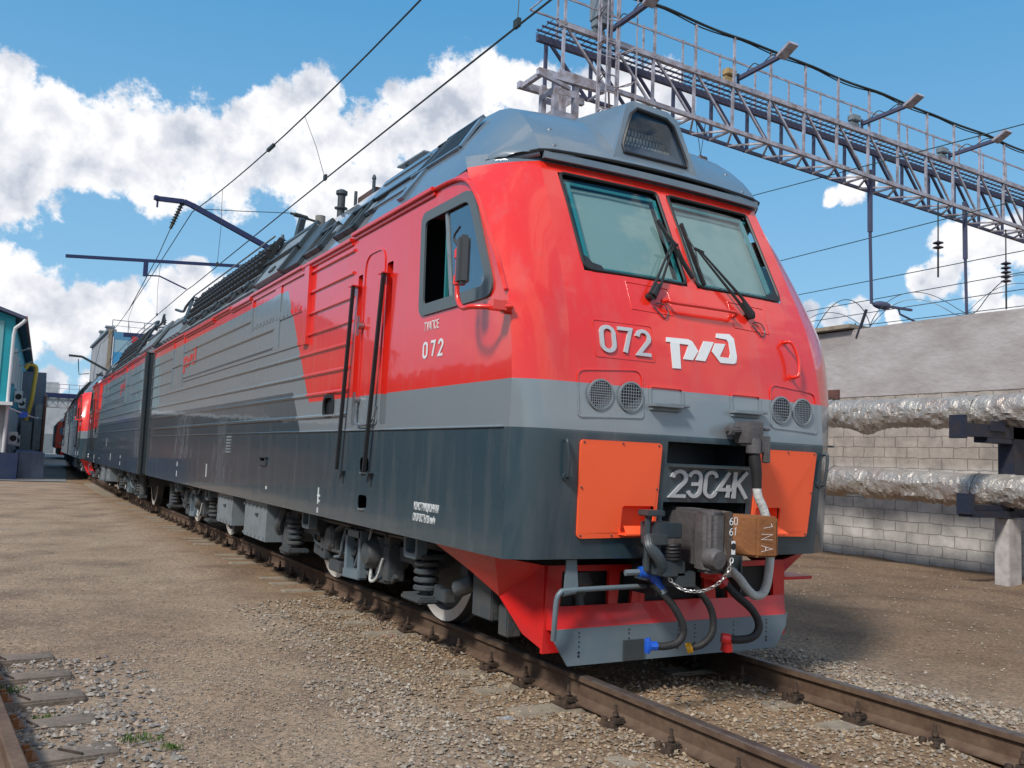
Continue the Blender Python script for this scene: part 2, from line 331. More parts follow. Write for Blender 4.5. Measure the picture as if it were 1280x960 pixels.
# ------------------------------------------------------------------ the locomotive (one section)
ZP = [.60, .81, 1.2, 1.65, 1.95, 2.3, 2.55, 2.77, 3.0, 3.3, 3.58, 3.72]
XF = [1.19, 1.19, 1.19, 1.19, 1.186, 1.16, 1.148, 1.135, 1.12, 1.10, 1.08, 1.075]
YF = [.06, .045, .0, -.04, -.02, .03, .105, .20, .31, .455, .60, .67]
SY = [.14, .13, .115, .10, .085, .12, .185, .31, .455, .665, .93, 1.08]
def fx(z): return float(np.interp(z, ZP, XF))
def fyf(z):
    return float((np.interp(z-.06, ZP, YF)+np.interp(z, ZP, YF)*2+np.interp(z+.06, ZP, YF))/4) if .9 < z < 3.6 else float(np.interp(z, ZP, YF))
def fy(x, z): return fyf(z) - .045*(1-min(1, abs(x)/fx(z))**2)
def sy(z): return float((np.interp(z-.08, ZP, SY)+np.interp(z, ZP, SY)*2+np.interp(z+.08, ZP, SY))/4) if .95 < z < 3.5 else float(np.interp(z, ZP, SY))
def fpt(x, z, d=0): return (x, fy(x, z)-d, z)
BODY_END = 15.9

def cab_front(t):
    zs = sorted(set([.81, .985, 1.165, 1.2, 1.46, 1.61, 1.652, 1.70, 1.80, 1.95, 2.77, 3.58, 3.72]+[round(.915+.07*i, 3) for i in range(40)])); zs = [z for i, z in enumerate(zs) if z <= 3.72 and (i == 0 or z-zs[i-1] > .012)]
    us = [-1, -.9, -.8]; xs = [-.95, -.85, -.735, -.6, -.47, -.385, -.3, -.2, -.12, -.045, .045, .12, .2, .3, .385, .47, .6, .735, .85, .95]
    cols = ['L']+xs+['R']; m = MB(); idx = {}
    def X(c, z): return -fx(z) if c == 'L' else fx(z) if c == 'R' else c
    for i, z in enumerate(zs):
        for j, c in enumerate(cols): idx[i, j] = len(m.v); m.v.append((X(c, z), fy(X(c, z), z), z))
    def num(c): return -1.05 if c == 'L' else 1.05 if c == 'R' else c
    for i in range(len(zs)-1):
        for j in range(len(cols)-1):
            cx = (num(cols[j])+num(cols[j+1]))/2; cz = (zs[i]+zs[i+1])/2
            if .045 < abs(cx) < .95 and 2.77 < cz < 3.58: continue
            if abs(cx) < .385 and (cz < 1.2 or 1.46 < cz < 1.61): continue
            if .47 < abs(cx) < .735 and .985 < cz < 1.165: continue
            m.f.append((idx[i, j], idx[i, j+1], idx[i+1, j+1], idx[i+1, j]))
    # corner facets wrapping to the side wall, softly rounded
    for s in (-1, 1):
        k = len(m.v); nc = 6
        for z in zs:
            A = Vector((s*fx(z), fyf(z), z)); B = Vector((s*(1.55 if z < 3.5 else 1.55-(z-3.5)*.35), sy(z)+(.13 if s > 0 else 0), z))
            for c in range(nc+1):
                u = c/nc; p = A.lerp(B, u); bul = (.035 if s < 0 else .02)*math.sin(PI*u); p.x += s*bul*.5; p.y -= bul; m.v.append(tuple(p))
        for i in range(len(zs)-1):
            for c in range(nc):
                a = k+i*(nc+1)+c; q = (a, a+1, a+nc+2, a+nc+1); m.f.append(q if s > 0 else q[::-1])
    m.build('cab_front', 'livery', t, smooth=32, recalc=False)
    # pockets behind the openings
    p = MB(); p.plate([[(-.385, -.02, .70), (.385, -.02, .70), (.385, -.02, 1.2), (-.385, -.02, 1.2)]][:1], (0, 0, 0)) if False else None
    p = MB()
    p.box(-.40, -.385, .0, .75, .55, 1.2); p.box(.385, .40, .0, .75, .55, 1.2); p.box(-.40, .40, .0, .75, 1.2, 1.215); p.box(-.40, .40, .75, .77, .55, 1.215)
    p.build('coupler_pocket', 'darkgrey', t)
    p = MB(); p.box(-.40, -.385, -.01, .3, 1.46, 1.61); p.box(.385, .40, -.01, .3, 1.46, 1.61); p.box(-.4, .4, -.01, .3, 1.445, 1.46); p.box(-.4, .4, -.01, .3, 1.61, 1.625); p.box(-.4, .4, .3, .31, 1.445, 1.625)
    p.box(-.37, .37, -.115, -.06, 1.437, 1.452); p.build('front_step_niche', 'darkgrey', t)

def windscreen(t):
    for s in (-1, 1):
        x0, x1 = (.06, .94)
        g = MB(); xs = np.linspace(x0, x1, 8); zs = np.linspace(2.785, 3.565, 8)
        for z in zs:
            for x in xs: g.v.append((s*x, fy(x, z)+.02, z))
        for i in range(7):
            for j in range(7): g.f.append((i*8+j, i*8+j+1, i*8+j+9, i*8+j+8))
        w = g.build('windscreen', 'windshield', t, smooth=40, recalc=False)
        loop = [(s*x, fy(x, z)-.004, z) for x, z in roundpoly([(.055, 2.782), (.945, 2.782), (.935, 3.572), (.055, 3.572)], [.05, .07, .04, .04], 4)]
        fr = MB(); fr.tube(loop, .0125, 6, closed=True); fr.build('seal', 'seal', w, smooth=50)
        b = MB(); b.v = [(s*x, fy(x, z)+.085, z) for z in (2.79, 3.1, 3.485) for x in (.09, .5, .90)]; b.f = [(i*3+j, i*3+j+1, i*3+j+4, i*3+j+3) for i in range(2) for j in range(2)]
        b.build('sun_blind', 'blind', w, recalc=False)
        l = MB(); l.bar(fpt(s*.09, 3.50, -.03), fpt(s*.92, 3.50, -.03), .012, .02); l.bar(fpt(s*.885, 2.8, -.035), fpt(s*.87, 3.5, -.035), .03, .02); l.bar(fpt(s*.08, 2.8, -.03), fpt(s*.08, 3.5, -.03), .02, .02); l.bar(fpt(s*.09, 2.80, -.03), fpt(s*.93, 2.80, -.03), .02, .03)
        l.build('inner_frame', 'tealstrip', w)
        c = MB(); c.plate([[fpt(s*.93, 2.785, .002), fpt(s*.78, 2.785, .002), fpt(s*.80, 2.825, .002), fpt(s*.87, 2.84, .002), fpt(s*.90, 2.88, .002), fpt(s*.925, 2.89, .002)]], (0, -.006, 0)); c.build('corner_mask', 'seal', w)
    i = MB()
    i.box(-1.0, 1.0, .75, .77, 2.4, 3.66); i.box(-1.48, 1.48, 2.1, 2.12, 1.9, 3.5); i.box(-1.48, 1.48, .5, 2.1, 2.30, 2.32); i.box(-1.02, 1.02, .5, .9, 2.5, 2.52); i.build('cab_interior', 'interior', t)
    d = MB(); d.box(-1.0, 1.0, .50, .77, 2.50, 2.70); d.build('control_desk', 'darkgrey', t)

def side(t, s):
    """one long side wall with its ribs; s = -1 or 1"""
    X = 1.55*s; outer = [(X, sy(z)+(.13 if s > 0 else 0), z) for z in np.linspace(.81, 3.54, 26)]
    outer += [(X, BODY_END, 3.54), (X, BODY_END, .81)]
    wy = .15 if s > 0 else 0
    win = roundpoly([(1.60, 2.545), (.345, 2.545), (.745, 3.375), (1.63, 3.375)], [.08, .16, .12, .1]); holes = [[(X, y+wy, z) for y, z in win]]
    def hole(y0, y1, z0, z1, r): holes.append([(X, y, z) for y, z in rrect(y0, y1, z0, z1, r)])
    hole(3.60, 3.88, 1.82, 1.99, .06); hole(2.56, 2.78, 1.28, 1.41, .04); hole(2.56, 2.78, .96, 1.08, .04)
    hole(2.22, 2.36, 1.7, 3.11, .02); hole(2.96, 3.08, 1.7, 3.11, .02)
    m = MB(); m.plate([outer]+holes, (-s*.006, 0, 0))
    def rib(y0, y1, z, h=.034, d=.022):
        x0 = X; x1 = X+s*d
        vs = [(x0, y0, z-h/2), (x0, y0, z+h/2), (x1, y0, z+h*.12), (x1, y0, z-h*.30), (x0, y1, z-h/2), (x0, y1, z+h/2), (x1, y1, z+h*.12), (x1, y1, z-h*.30)]
        m.add(vs, [(0, 1, 2, 3), (7, 6, 5, 4), (0, 4, 5, 1), (1, 5, 6, 2), (2, 6, 7, 3), (3, 7, 4, 0)])
    def bx(y0, y1, z0, z1, d): m.box(min(X+s*.001, X+s*d), max(X+s*.001, X+s*d), y0, y1, z0, z1)
    for z in (1.81, 2.04, 2.255, 2.49): rib(3.2, 15.85, z)
    for z in (2.70, 2.93, 3.165): rib(3.2, 4.54, z); rib(7.12 if z > 2.95 else 5.95, 12.15, z); rib(13.35, 15.85, z)
    rib(3.2, 4.54, 3.385, .03)
    rib(.16, 15.88, 1.656, .016, .012)
    bx(4.54, 4.71, 2.60, 3.46, .045)                         # post beside the compartment panels
    bx(4.73, 5.75, 3.0, 3.10, .012); bx(5.75, 6.0, 2.66, 3.43, .014); bx(6.0, 7.14, 2.94, 3.02, .012); bx(7.1, 7.16, 3.0, 3.43, .02)
    bx(4.73, 12.1, 2.62, 2.66, .012); bx(4.73, 7.1, 3.42, 3.45, .02)
    bx(12.18, 12.23, 2.56, 3.46, .018); bx(13.28, 13.33, 2.56, 3.46, .018); bx(12.23, 13.28, 2.95, 3.03, .016)
    for k in range(14): bx(4.9+.16*k+random.uniform(-.03, .03), 4.96+.16*k, 3.02, 3.06+.03*random.random(), .02)
    m.build('side_wall', 'livery', t, smooth=30)
    # cornice with its steps
    c = MB(); e = X+s*.035
    fr = [(X+s*.012, y, z) for y, z in [(.19, 2.55), (.33, 2.80), (.47, 3.0), (.60, 3.2), (.71, 3.34), (.82, 3.44), (.98, 3.50), (1.2, 3.525), (1.6, 3.53)]]
    if s < 0: c.tube(bez(fr, 5), .018, 6)
    for y0, y1, z in ((1.4, 3.24, 3.53), (3.26, 4.85, 3.49), (4.87, 7.2, 3.50), (7.22, 8.4, 3.47), (8.42, 9.6, 3.50), (9.62, 12.1, 3.47), (12.12, 15.9, 3.50)):
        c.box(min(X-s*.05, e+s*.01), max(X-s*.05, e+s*.01), y0, y1, z-.018, z+.018); c.box(min(X, e-s*.015), max(X, e-s*.015), y0, y1, z-.05, z-.018)
    c.build('cornice', 'red', t, bevel=.005)
    # cab window
    W_ = roundpoly([(1.565, 2.58), (.40, 2.58), (.765, 3.345), (1.595, 3.345)], [.06, .14, .1, .08]); ins = roundpoly([(1.525, 2.63), (.47, 2.63), (.80, 3.30), (1.55, 3.30)], [.05, .12, .08, .06])
    out = roundpoly([(1.60, 2.54), (.335, 2.54), (.74, 3.38), (1.632, 3.38)], [.09, .17, .13, .1])
    f = MB(); f.plate([[(X+s*.0, y+wy, z) for y, z in out], [(X+s*.0, y+wy, z) for y, z in ins]], (s*.016, 0, 0)); fw = f.build('side_window', 'trimgrey', t, bevel=.004)
    f = MB(); f.bar((X-s*.01, 1.06+wy, 2.63), (X-s*.01, 1.20+wy, 3.30), .035, .02, up=(1, 0, 0)); f.build('divider', 'grey', fw)
    f = MB(); f.plate([[(X-s*.012, y+wy, z) for y, z in roundpoly([(1.06, 2.63), (.47, 2.63), (.80, 3.30), (1.20, 3.30)], [.01, .12, .08, .01])]], (-s*.004, 0, 0)); f.build('pane', 'sideglass', fw)
    f = MB(); f.bar((X-s*.10, 1.34, 2.5), (X-s*.10, 1.36, 3.3), .03, .02); f.build('inner_rail', 'tealstrip', fw)
    # mirror on its red bracket
    xm = 1.78*s
    mirror_on = s < 0
    if s < 0:
        f = MB(); f.tube(bez([(X+s*.01, .10, 2.43), (s*1.64, .13, 2.42), (xm, .24, 2.42), (xm, .38, 2.43), (xm, .46, 2.50), (xm, .48, 2.62), (xm, .48, 2.86)], 5), .018, 8)
        f.tube([(X, .16, 2.43), (X+s*.05, .16, 2.43)], .045, 10); f.cyl((xm, .48, 2.78), (xm, .48, 2.84), .03, 8); f.cyl((xm, .48, 2.60), (xm, .48, 2.66), .03, 8); f.box(min(s*1.60, s*1.70), max(s*1.60, s*1.70), .10, .18, 2.40, 2.46)
        mr = f.build('mirror_bracket', 'red', t, smooth=50)
        f = MB(); f.box(min(xm-s*.02, xm+s*.06), max(xm-s*.02, xm+s*.05), .31, .42, 2.58, 2.91, rot=Matrix.Rotation(s*.25, 3, 'Z')); f.build('mirror', 'mirrorback', mr, bevel=.02)
        f = MB(); f.tube(bez([(xm, .48, 2.86), (xm+s*.02, .52, 2.93), (xm, .47, 3.0)], 4), .008, 6); f.build('mirror_cable', 'black', mr)
    # crew door, recess troughs and handrails
    f = MB(); dl = roundpoly([(2.90, 1.70), (2.40, 1.70), (2.40, 3.27), (2.90, 3.27)], [.06, .06, .16, .16]); di = roundpoly([(2.89, 1.71), (2.41, 1.71), (2.41, 3.26), (2.89, 3.26)], [.055, .055, .155, .155])
    f.plate([[(X+s*.001, y, z) for y, z in dl], [(X+s*.001, y, z) for y, z in di]], (s*.009, 0, 0)); f.build('door', 'livery', t)
    for za, zb in ((2.52, 2.70), (1.86, 2.0)):
        dr = MB(); dr.cyl((X+s*.004, 2.88, (za+zb)/2), (X+s*.055, 2.88, (za+zb)/2), .03, 12); dr.bar((X+s*.05, 2.88, za), (X+s*.05, 2.88, zb), .022, .016); dr.build('door_handle', 'steel', t, smooth=40)
    dr = MB(); dr.tube(bez([(X+s*.02, 2.88, 1.86), (X+s*.03, 2.87, 1.74), (X+s*.03, 2.78, 1.70), (X+s*.03, 2.52, 1.71), (X+s*.03, 2.42, 1.76), (X+s*.02, 2.40, 1.86)], 4), .008, 6); dr.build('door_step_bar', 'steel', t, smooth=40)
    tr = MB()
    for y0, y1 in ((2.22, 2.36), (2.96, 3.08)):
        a, b = sorted((X-s*.07, X-s*.065)); tr.box(a, b, y0-.02, y1+.02, 1.68, 3.13)
        for yy in (y0-.003, y1+.001): a, b = sorted((X-s*.07, X-s*.002)); tr.box(a, b, yy, yy+.002, 1.70, 3.11)
    tr.build('handrail_recess', 'livery', t)
    for y in (2.30, 3.06):
        h = MB(); yo = y+.18 if y > 3 else y+.22
        h.bar((X+s*.055, y, 3.01), (X+s*.055, yo, 1.29), .032, .03, up=(1, 0, 0)); ho = h.build('handrail', 'black', t)
        h = MB(); h.box(min(X-s*.02, X+s*.075), max(X-s*.02, X+s*.075), y-.02, y+.10, 3.005, 3.015); h.build('bracket', 'red', ho)
        h = MB(); h.box(min(X-s*.01, X+s*.07), max(X-s*.01, X+s*.07), yo-.10, yo+.04, 1.275, 1.285); h.box(min(X, X+s*.02), max(X, X+s*.02), yo-.07, yo-.04, 1.18, 1.275)
        h.build('bracket', 'redframe' if False else 'darkgrey', ho)
    # footholes, porthole, hatches
    for (y0, y1, z0, z1) in ((2.56, 2.78, 1.28, 1.41), (2.56, 2.78, .96, 1.08)):
        h = MB(); a, b = sorted((X-s*.012, X-s*.16)); h.box(a, b, y0-.01, y1+.01, z0-.012, z0-.002); h.box(a, b, y0-.01, y1+.01, z1+.002, z1+.012); a, b = sorted((X-s*.16, X-s*.17)); h.box(a, b, y0-.01, y1+.01, z0-.01, z1+.01)
        a, b = sorted((X-s*.10, X+s*.018)); h.box(a, b, y0+.05, y1-.05, z0-.010, z0); h.build('foothole', 'grey' if s else 'grey', t)
    h = MB(); h.plate([[(X+s*.001, y, z) for y, z in rrect(3.575, 3.905, 1.79, 2.015, .08)], [(X+s*.001, y, z) for y, z in rrect(3.61, 3.87, 1.825, 1.985, .06)]], (s*.014, 0, 0))
    a, b = sorted((X-s*.03, X-s*.02)); h.box(a, b, 3.57, 3.91, 1.79, 2.02); h.build('porthole', 'seal', t)
    h = MB(); a, b = sorted((X, X+s*.02)); h.box(a, b, 5.95, 6.25, 1.255, 1.355); h.box(a, b, 6.0, 6.2, 1.31, 1.345); a, b = sorted((X, X+s*.035)); h.box(a, b, 5.93, 6.27, 1.35, 1.365); h.build('socket_box', 'darkgrey', t, bevel=.004)
    h = MB()
    for k in range(6): a, b = sorted((X, X+s*.012)); h.box(a, b, 7.93, 8.2, 1.39+.042*k, 1.415+.042*k)
    h.build('vent_grille', 'grey', t)
    h = MB(); a, b = sorted((X, X+s*.006))
    for (y, z, w, hh) in ((3.90, .93, .018, .16), (3.86, 1.0, .07, .02), (3.86, .95, .05, .016), (3.90, .84, .018, .05), (5.9, .98, .035, .035), (12.1, .92, .02, .1), (12.1, 1.1, .02, .08), (9.5, 1.0, .02, .2)): h.box(a, b, y, y+w, z, z+hh)
    h.build('lifting_mark', 'white', t)
    # lettering on the side
    if s < 0: rotm = Matrix(((0, 0, -1, 0), (-1, 0, 0, 0), (0, 1, 0, 0), (0, 0, 0, 1)))
    else: rotm = Matrix(((0, 0, 1, 0), (1, 0, 0, 0), (0, 1, 0, 0), (0, 0, 0, 1)))
    def tx(body, y_left, z, size, sx):
        yl = y_left if s < 0 else y_left-size*.6*sx*len(body)
        text_mesh(body, size, 'white', Matrix.Translation((X+s*.003, yl, z)) @ rotm, t, sx=sx)
    tx('КОНСТРУКЦИОННАЯ', 1.53, 1.03, .082, .52); tx('СКОРОСТЬ120 км/ч', 1.54, .945, .082, .52)
    tx('ТУАПСЕ', 1.50, 2.415, .095, .72)
    for ch, yy in zip('072', (1.50, 1.36, 1.22)):
        g = MB(); strokes(g, GL[ch], .17, (lambda u, v, d, yy=yy: (X+s*(.003+d), yy-u*.15 if s < 0 else yy-.09+u*.15, 2.20+v*.125)), .002); g.build('digit', 'white', t)
    lg = MB()
    for P in RZD:
        lg.plate([[(X+s*.003, 11.55+x*s*1.85, 2.97+(z-2.27)*1.35) for x, z in P]], (s*.003, 0, 0))
    lg.build('railway_emblem', M_['red'], t)

RZD = [[(-.374, 2.309), (-.366, 2.343), (-.169, 2.348), (-.133, 2.335), (-.089, 2.268), (-.147, 2.197), (-.232, 2.197), (-.172, 2.306), (-.256, 2.306), (-.261, 2.126), (-.334, 2.123), (-.337, 2.31)],
       [(-.024, 2.349), (.073, 2.351), (-.031, 2.2), (-.121, 2.2)],
       [(.105, 2.388), (.115, 2.422), (.246, 2.431), (.284, 2.4), (.285, 2.26), (.271, 2.216), (.242, 2.205), (.114, 2.201), (.042, 2.276), (.084, 2.344), (.186, 2.349), (.112, 2.247), (.204, 2.245), (.222, 2.28), (.222, 2.36), (.205, 2.385)]]

def roof(t):
    # nose: stations (y, z, corner x)
    st = [(.60, 3.70, 1.09), (.66, 3.80, 1.085), (.76, 3.92, 1.075), (.90, 4.05, 1.06), (1.06, 4.17, 1.03), (1.25, 4.27, 1.0), (1.5, 4.345, .965), (1.8, 4.38, .95), (2.2, 4.39, .945), (3.2, 4.39, .945)]
    m = MB(); nx = 14
    for y, z, x in st:
        for k in range(nx+1):
            u = -1+2*k/nx; m.v.append((u*x, y-.05*(1-u*u)*max(0, 1-(y-.6)), z+.05*(1-u*u)))
    for i in range(len(st)-1):
        for k in range(nx): a = i*(nx+1)+k; m.f.append((a, a+1, a+nx+2, a+nx+1))
    for s in (-1, 1):
        # slope down to the cornice, rounded edge at the top
        low = [(1.30, .80, 3.66), (1.40, .88, 3.63), (1.47, 1.0, 3.585), (1.50, 1.15, 3.55), (1.505, 1.35, 3.535), (1.505, 1.5, 3.535), (1.505, 1.7, 3.535), (1.505, 2.0, 3.535), (1.505, 2.4, 3.535), (1.505, 3.24, 3.535)]
        k0 = len(m.v); nr = 5
        for (y, z, x), (lx, ly, lz) in zip(st, low):
            A = Vector((x, y, z)); B = Vector((lx, ly+(.10 if s > 0 and ly < 1.3 else 0), lz))
            for c in range(nr+1):
                u = c/nr; p = A.lerp(B, u); b = .03*math.sin(PI*u); m.v.append((s*(p.x+b), p.y-b*.3, p.z+b*.6))
        for i in range(len(st)-1):
            for c in range(nr): a = k0+i*(nr+1)+c; q = (a, a+1, a+nr+2, a+nr+1); m.f.append(q if s > 0 else q[::-1])
    rf = m.build('cab_roof', 'roof', t, smooth=45, recalc=False)
    r = MB()
    for s in (-1, 1):
        for (x, z) in ((.95, 3.78), (.62, 3.80), (.60, 3.95), (.9, 3.96)):
            i = np.interp(z, [q[1] for q in st], [q[0] for q in st]); r.lathe((s*x, i-.035*(1-x*x), z+.012), (0, -.6, .8), [(0, .012), (.016, .010), (.02, 0)], 8)
    r.build('roof_rivet', 'steel', rf) if False else r.build('fastener', 'steel', rf)
    # brow gutter
    g = MB(); L_ = [(-1.50, 1.18, 3.56), (-1.47, 1.02, 3.60), (-1.40, .90, 3.645), (-1.30, .80, 3.675), (-1.10, .60, 3.715)]
    path = L_+[(x, .585-.05*(1-(x/1.1)**2), 3.72+.028*(1-(x/1.1)**2)) for x in np.linspace(-1.0, 1.0, 12)]+[(-a, b+(.10 if a < -1.2 else 0), c) for a, b, c in reversed(L_)]
    g.tube(path, .013, 6); g.build('rain_gutter', 'seal', t, smooth=50)
    for s in (-1, 1):
        g = MB(); g.tube([(-s*-1*abs(a)*1.0 if False else s*abs(a)*.985, b+.02+(.10 if s > 0 and abs(a) > 1.2 else 0), c-.012) for a, b, c in L_], .028, 8); g.build('gutter_filler', 'roof', t, smooth=50)  # filler tube added to hide the bright gap under the gutter
    g = MB(); pth = [(x, .60-.05*(1-(x/1.1)**2), 3.685) for x in np.linspace(-1.07, 1.07, 14)]
    for a, b in zip(pth, pth[1:]): g.bar(a, b, .035, .05)
    g.build('brow_panel', 'roof', t)
    # searchlight housing
    h = MB()
    F = [(-.45, .595, 3.79), (-.42, .60, 3.86), (-.28, .67, 4.27), (-.19, .70, 4.34), (.16, .70, 4.33), (.25, .67, 4.26), (.385, .60, 3.86), (.42, .595, 3.79)]
    I = [(-.34, .602, 3.86), (-.345, .612, 3.92), (-.235, .66, 4.21), (-.17, .673, 4.27), (.13, .673, 4.25), (.195, .66, 4.20), (.30, .612, 3.92), (.295, .602, 3.86)]
    B1 = [(-.50, .80, 3.86), (-.46, .85, 3.93), (-.31, 1.0, 4.32), (-.19, 1.05, 4.385), (.17, 1.05, 4.385), (.29, 1.0, 4.32), (.46, .85, 3.93), (.50, .80, 3.86)]
    B2 = [(-.62, 1.10, 4.08), (-.60, 1.2, 4.15), (-.42, 1.7, 4.36), (-.15, 1.75, 4.40), (.15, 1.75, 4.40), (.42, 1.7, 4.36), (.60, 1.2, 4.15), (.62, 1.10, 4.08)]
    In = [(x*.97, y+.30, z) for x, y, z in I]; F2 = [(x*1.0, y+.04, z+.004) for x, y, z in F]
    for Lp in (In, I, F, F2, B1, B2): h.v += Lp
    for r0 in range(5):
        for k in range(8):
            if r0 >= 2 and k == 7: continue
            h.f.append((r0*8+k, r0*8+(k+1) % 8, r0*8+8+(k+1) % 8, r0*8+8+k))
    h.f.append(tuple(range(8))); ho = h.build('searchlight_housing', 'roof', t, smooth=35)
    q = MB(); q.plate([[(x, y+.012, z) for x, y, z in I]], (0, .006, 0)); q.build('glass', 'lampglass', ho)
    q = MB(); q.tube([(x, y-.002, z) for x, y, z in I], .014, 6, closed=True); q.build('gasket', 'seal', ho, smooth=50)
    q = MB()
    for rr in range(4):
        z = 3.92+.075*rr; wdt = np.interp(z, [3.87, 4.27], [.28, .17]); yy = .70+.05*rr
        q.box(-wdt, wdt, yy+.02, yy+.03, z-.028, z+.028)
    q.build('bar_backing', 'black', ho)
    q = MB()
    for rr in range(4):
        z = 3.92+.075*rr; wdt = np.interp(z, [3.87, 4.27], [.28, .17]); yy = .70+.05*rr; n = int(wdt*2/.034)
        for k in range(n): x = -wdt+.02+k*.034; q.box(x, x+.02, yy, yy+.018, z-.024, z+.02)
    q.build('reflection_bar', mat('reflection_bar_tan', (.62, .55, .42), .3, metal=.3), ho)  # rows of tan bars mimic a fence's reflection in the glass
    # main roof
    m = MB(); xs = [(-1.505, 3.535), (-1.44, 3.64), (-1.00, 4.31), (-.93, 4.375), (0, 4.43), (.93, 4.375), (1.00, 4.31), (1.44, 3.64), (1.505, 3.535)]
    ysq = [3.24, 4.8, 15.9]; n = len(xs)
    for y in ysq: m.v += [(x, y, z) for x, z in xs]
    for i in range(len(ysq)-1):
        for k in range(n-1): m.f.append((i*n+k, i*n+k+1, (i+1)*n+k+1, (i+1)*n+k))
    m.f.append(tuple(range(2*n, 3*n))); m.build('main_roof', 'roofsheen', t, smooth=20)
    # frame of the slope: u along y, w up the slope (0..1)
    def sl(s, y, w, d=0):
        x = 1.44-.44*w; z = 3.64+.67*w; nx_, nz_ = .836, .549
        return Vector((s*(x+nx_*d), y, z+nz_*d))
    def slab(m, s, y0, y1, w0, w1, d0, d1, sk=0):
        vs = [sl(s, y+(sk*(w-w0)), w, d) for d in (d0, d1) for y, w in ((y0, w0), (y1, w0), (y1, w1), (y0, w1))]
        m.add(vs, [(3, 2, 1, 0), (4, 5, 6, 7), (0, 1, 5, 4), (1, 2, 6, 5), (2, 3, 7, 6), (3, 0, 4, 7)])
    for s in (-1, 1):
        # louvre grille behind the cab and panel joints
        m = MB(); ng = 15
        for k in range(ng):
            w = .53+.42*k/ng; slab(m, s, 1.72-.25*0+.0, 2.62-.75*(w-.5), w, w+.013, .030, .052)
        m.build('louvre', 'darkgrey', t)
        m = MB(); slab(m, s, 1.66, 2.64, .50, .53, .028, .056); slab(m, s, 1.62, 2.30, .955, .98, .025, .056); slab(m, s, 1.62, 1.70, .52, .97, .028, .05); slab(m, s, 2.40, 2.52, .1, .97, .020, .05, sk=-.3)
        for w in (.30, .60, .86): slab(m, s, 2.6, 3.75, w, w+.05, .012, .045)
        slab(m, s, 2.55, 3.9, .60, 1.02, .012, .03); m.build('roof_panel', 'roof', t)
        m = MB(); slab(m, s, 2.62, 3.8, .535, .585, .012, .05); slab(m, s, 1.70, 2.56, .985, 1.0, .02, .04); m.build('panel_gap', 'seal', t)
        for y in (3.62, 4.72):       # skylight hatches
            m = MB(); slab(m, s, y, y+.62, .08, .13, .0, .06); slab(m, s, y, y+.62, .52, .57, .0, .06); slab(m, s, y, y+.05, .08, .57, .0, .06); slab(m, s, y+.57, y+.62, .08, .57, .0, .06); slab(m, s, y+.28, y+.32, .08, .57, .0, .05)
            hh = m.build('roof_hatch', 'darkgrey', t); m = MB(); slab(m, s, y+.05, y+.57, .12, .53, .0, .02); m.build('pane', 'sideglass', hh)
            m = MB(); slab(m, s, y-.25, y-.12, .30, .42, .0, .05); m.build('roof_bracket', 'grey', t)
        # raised equipment cover with overhanging lid
        m = MB(); slab(m, s, 5.45, 6.1, .0, .92, .0, .05); m.build('roof_panel', 'darkgrey', t, bevel=.006)
        m = MB(); slab(m, s, 6.15, 7.45, .0, 1.02, .0, .075); m.build('roof_panel', 'grey', t, bevel=.006)
        m = MB(); slab(m, s, 6.05, 8.4, .48, .53, .05, .12); slab(m, s, 6.2, 8.2, .98, 1.10, .03, .09); slab(m, s, 6.1, 6.2, .0, .98, .03, .1); slab(m, s, 7.4, 7.5, .0, .98, .03, .09); slab(m, s, 6.68, 6.88, .14, .24, .07, .10); m.build('roof_rail', 'darkgrey', t, bevel=.004)
        # resistor racks: dark ribbed tubes along the slope
        m = MB()
        for w, d in ((.40, .10), (.56, .13), (.72, .15), (.88, .16), (1.04, .15)):
            P = [sl(s, y, w, d) for y in np.arange(7.7, 13.3, .11)]; rr = [.034 if k % 2 else .052 for k in range(len(P))]; m.tube(P, rr, 6)
        for y in np.arange(7.7, 13.4, 1.1): m.bar(sl(s, y, .25, .03), sl(s, y, 1.1, .17), .06, .05)
        m.build('resistor_rack', 'black', t, smooth=50)
        m = MB(); slab(m, s, 7.65, 13.4, .30, .36, .0, .08); slab(m, s, 7.65, 13.4, .0, .05, .0, .03); m.build('rack_base', 'grey', t)
        for y in (8.15, 9.25, 10.35, 11.45, 12.5):
            m = MB(); m.lathe(sl(s, y, .19, 0), (s*.836, 0, .549), [(.10, 0), (.10, .05), (.075, .06), (.075, .1), (.05, .115), (0, .115)], 14); m.build('roof_ventilator', 'darkgrey', t, smooth=40)
        m = MB()
        for y in np.arange(13.6, 15.8, .42): slab(m, s, y, y+.30, .05, .9, .0, .06, sk=.25)
        slab(m, s, 13.5, 15.9, .55, .60, .04, .10); m.build('roof_panel', 'grey', t, bevel=.004)
        # insulators along the ridge
        for y in np.arange(7.9, 14.5, 1.3):
            m = MB(); p = sl(s, y, 1.06, .06); m.lathe(p, (0, 0, 1), [(.03, 0), (.03, .05), (.06, .06), (.03, .08), (.03, .1), (.06, .11), (.03, .13), (.02, .19), (0, .19)], 10); m.build('roof_insulator', 'darkgrey', t, smooth=50)
        m = MB(); m.tube([sl(s, y, 1.10, .24) for y in (7.8, 13.9)], .014, 6); m.build('busbar', 'grey', t)
        m = MB(); m.tube(bez([sl(s, 14.0, 1.1, .22), sl(s, 14.4, .9, .2), sl(s, 15.0, .9, .15), sl(s, 15.7, 1.0, .25)], 5), .03, 6); m.bar(sl(s, 13.2, .2, .1), sl(s, 14.2, 1.1, .2), .05); m.build('conduit', 'darkgrey', t, smooth=50)
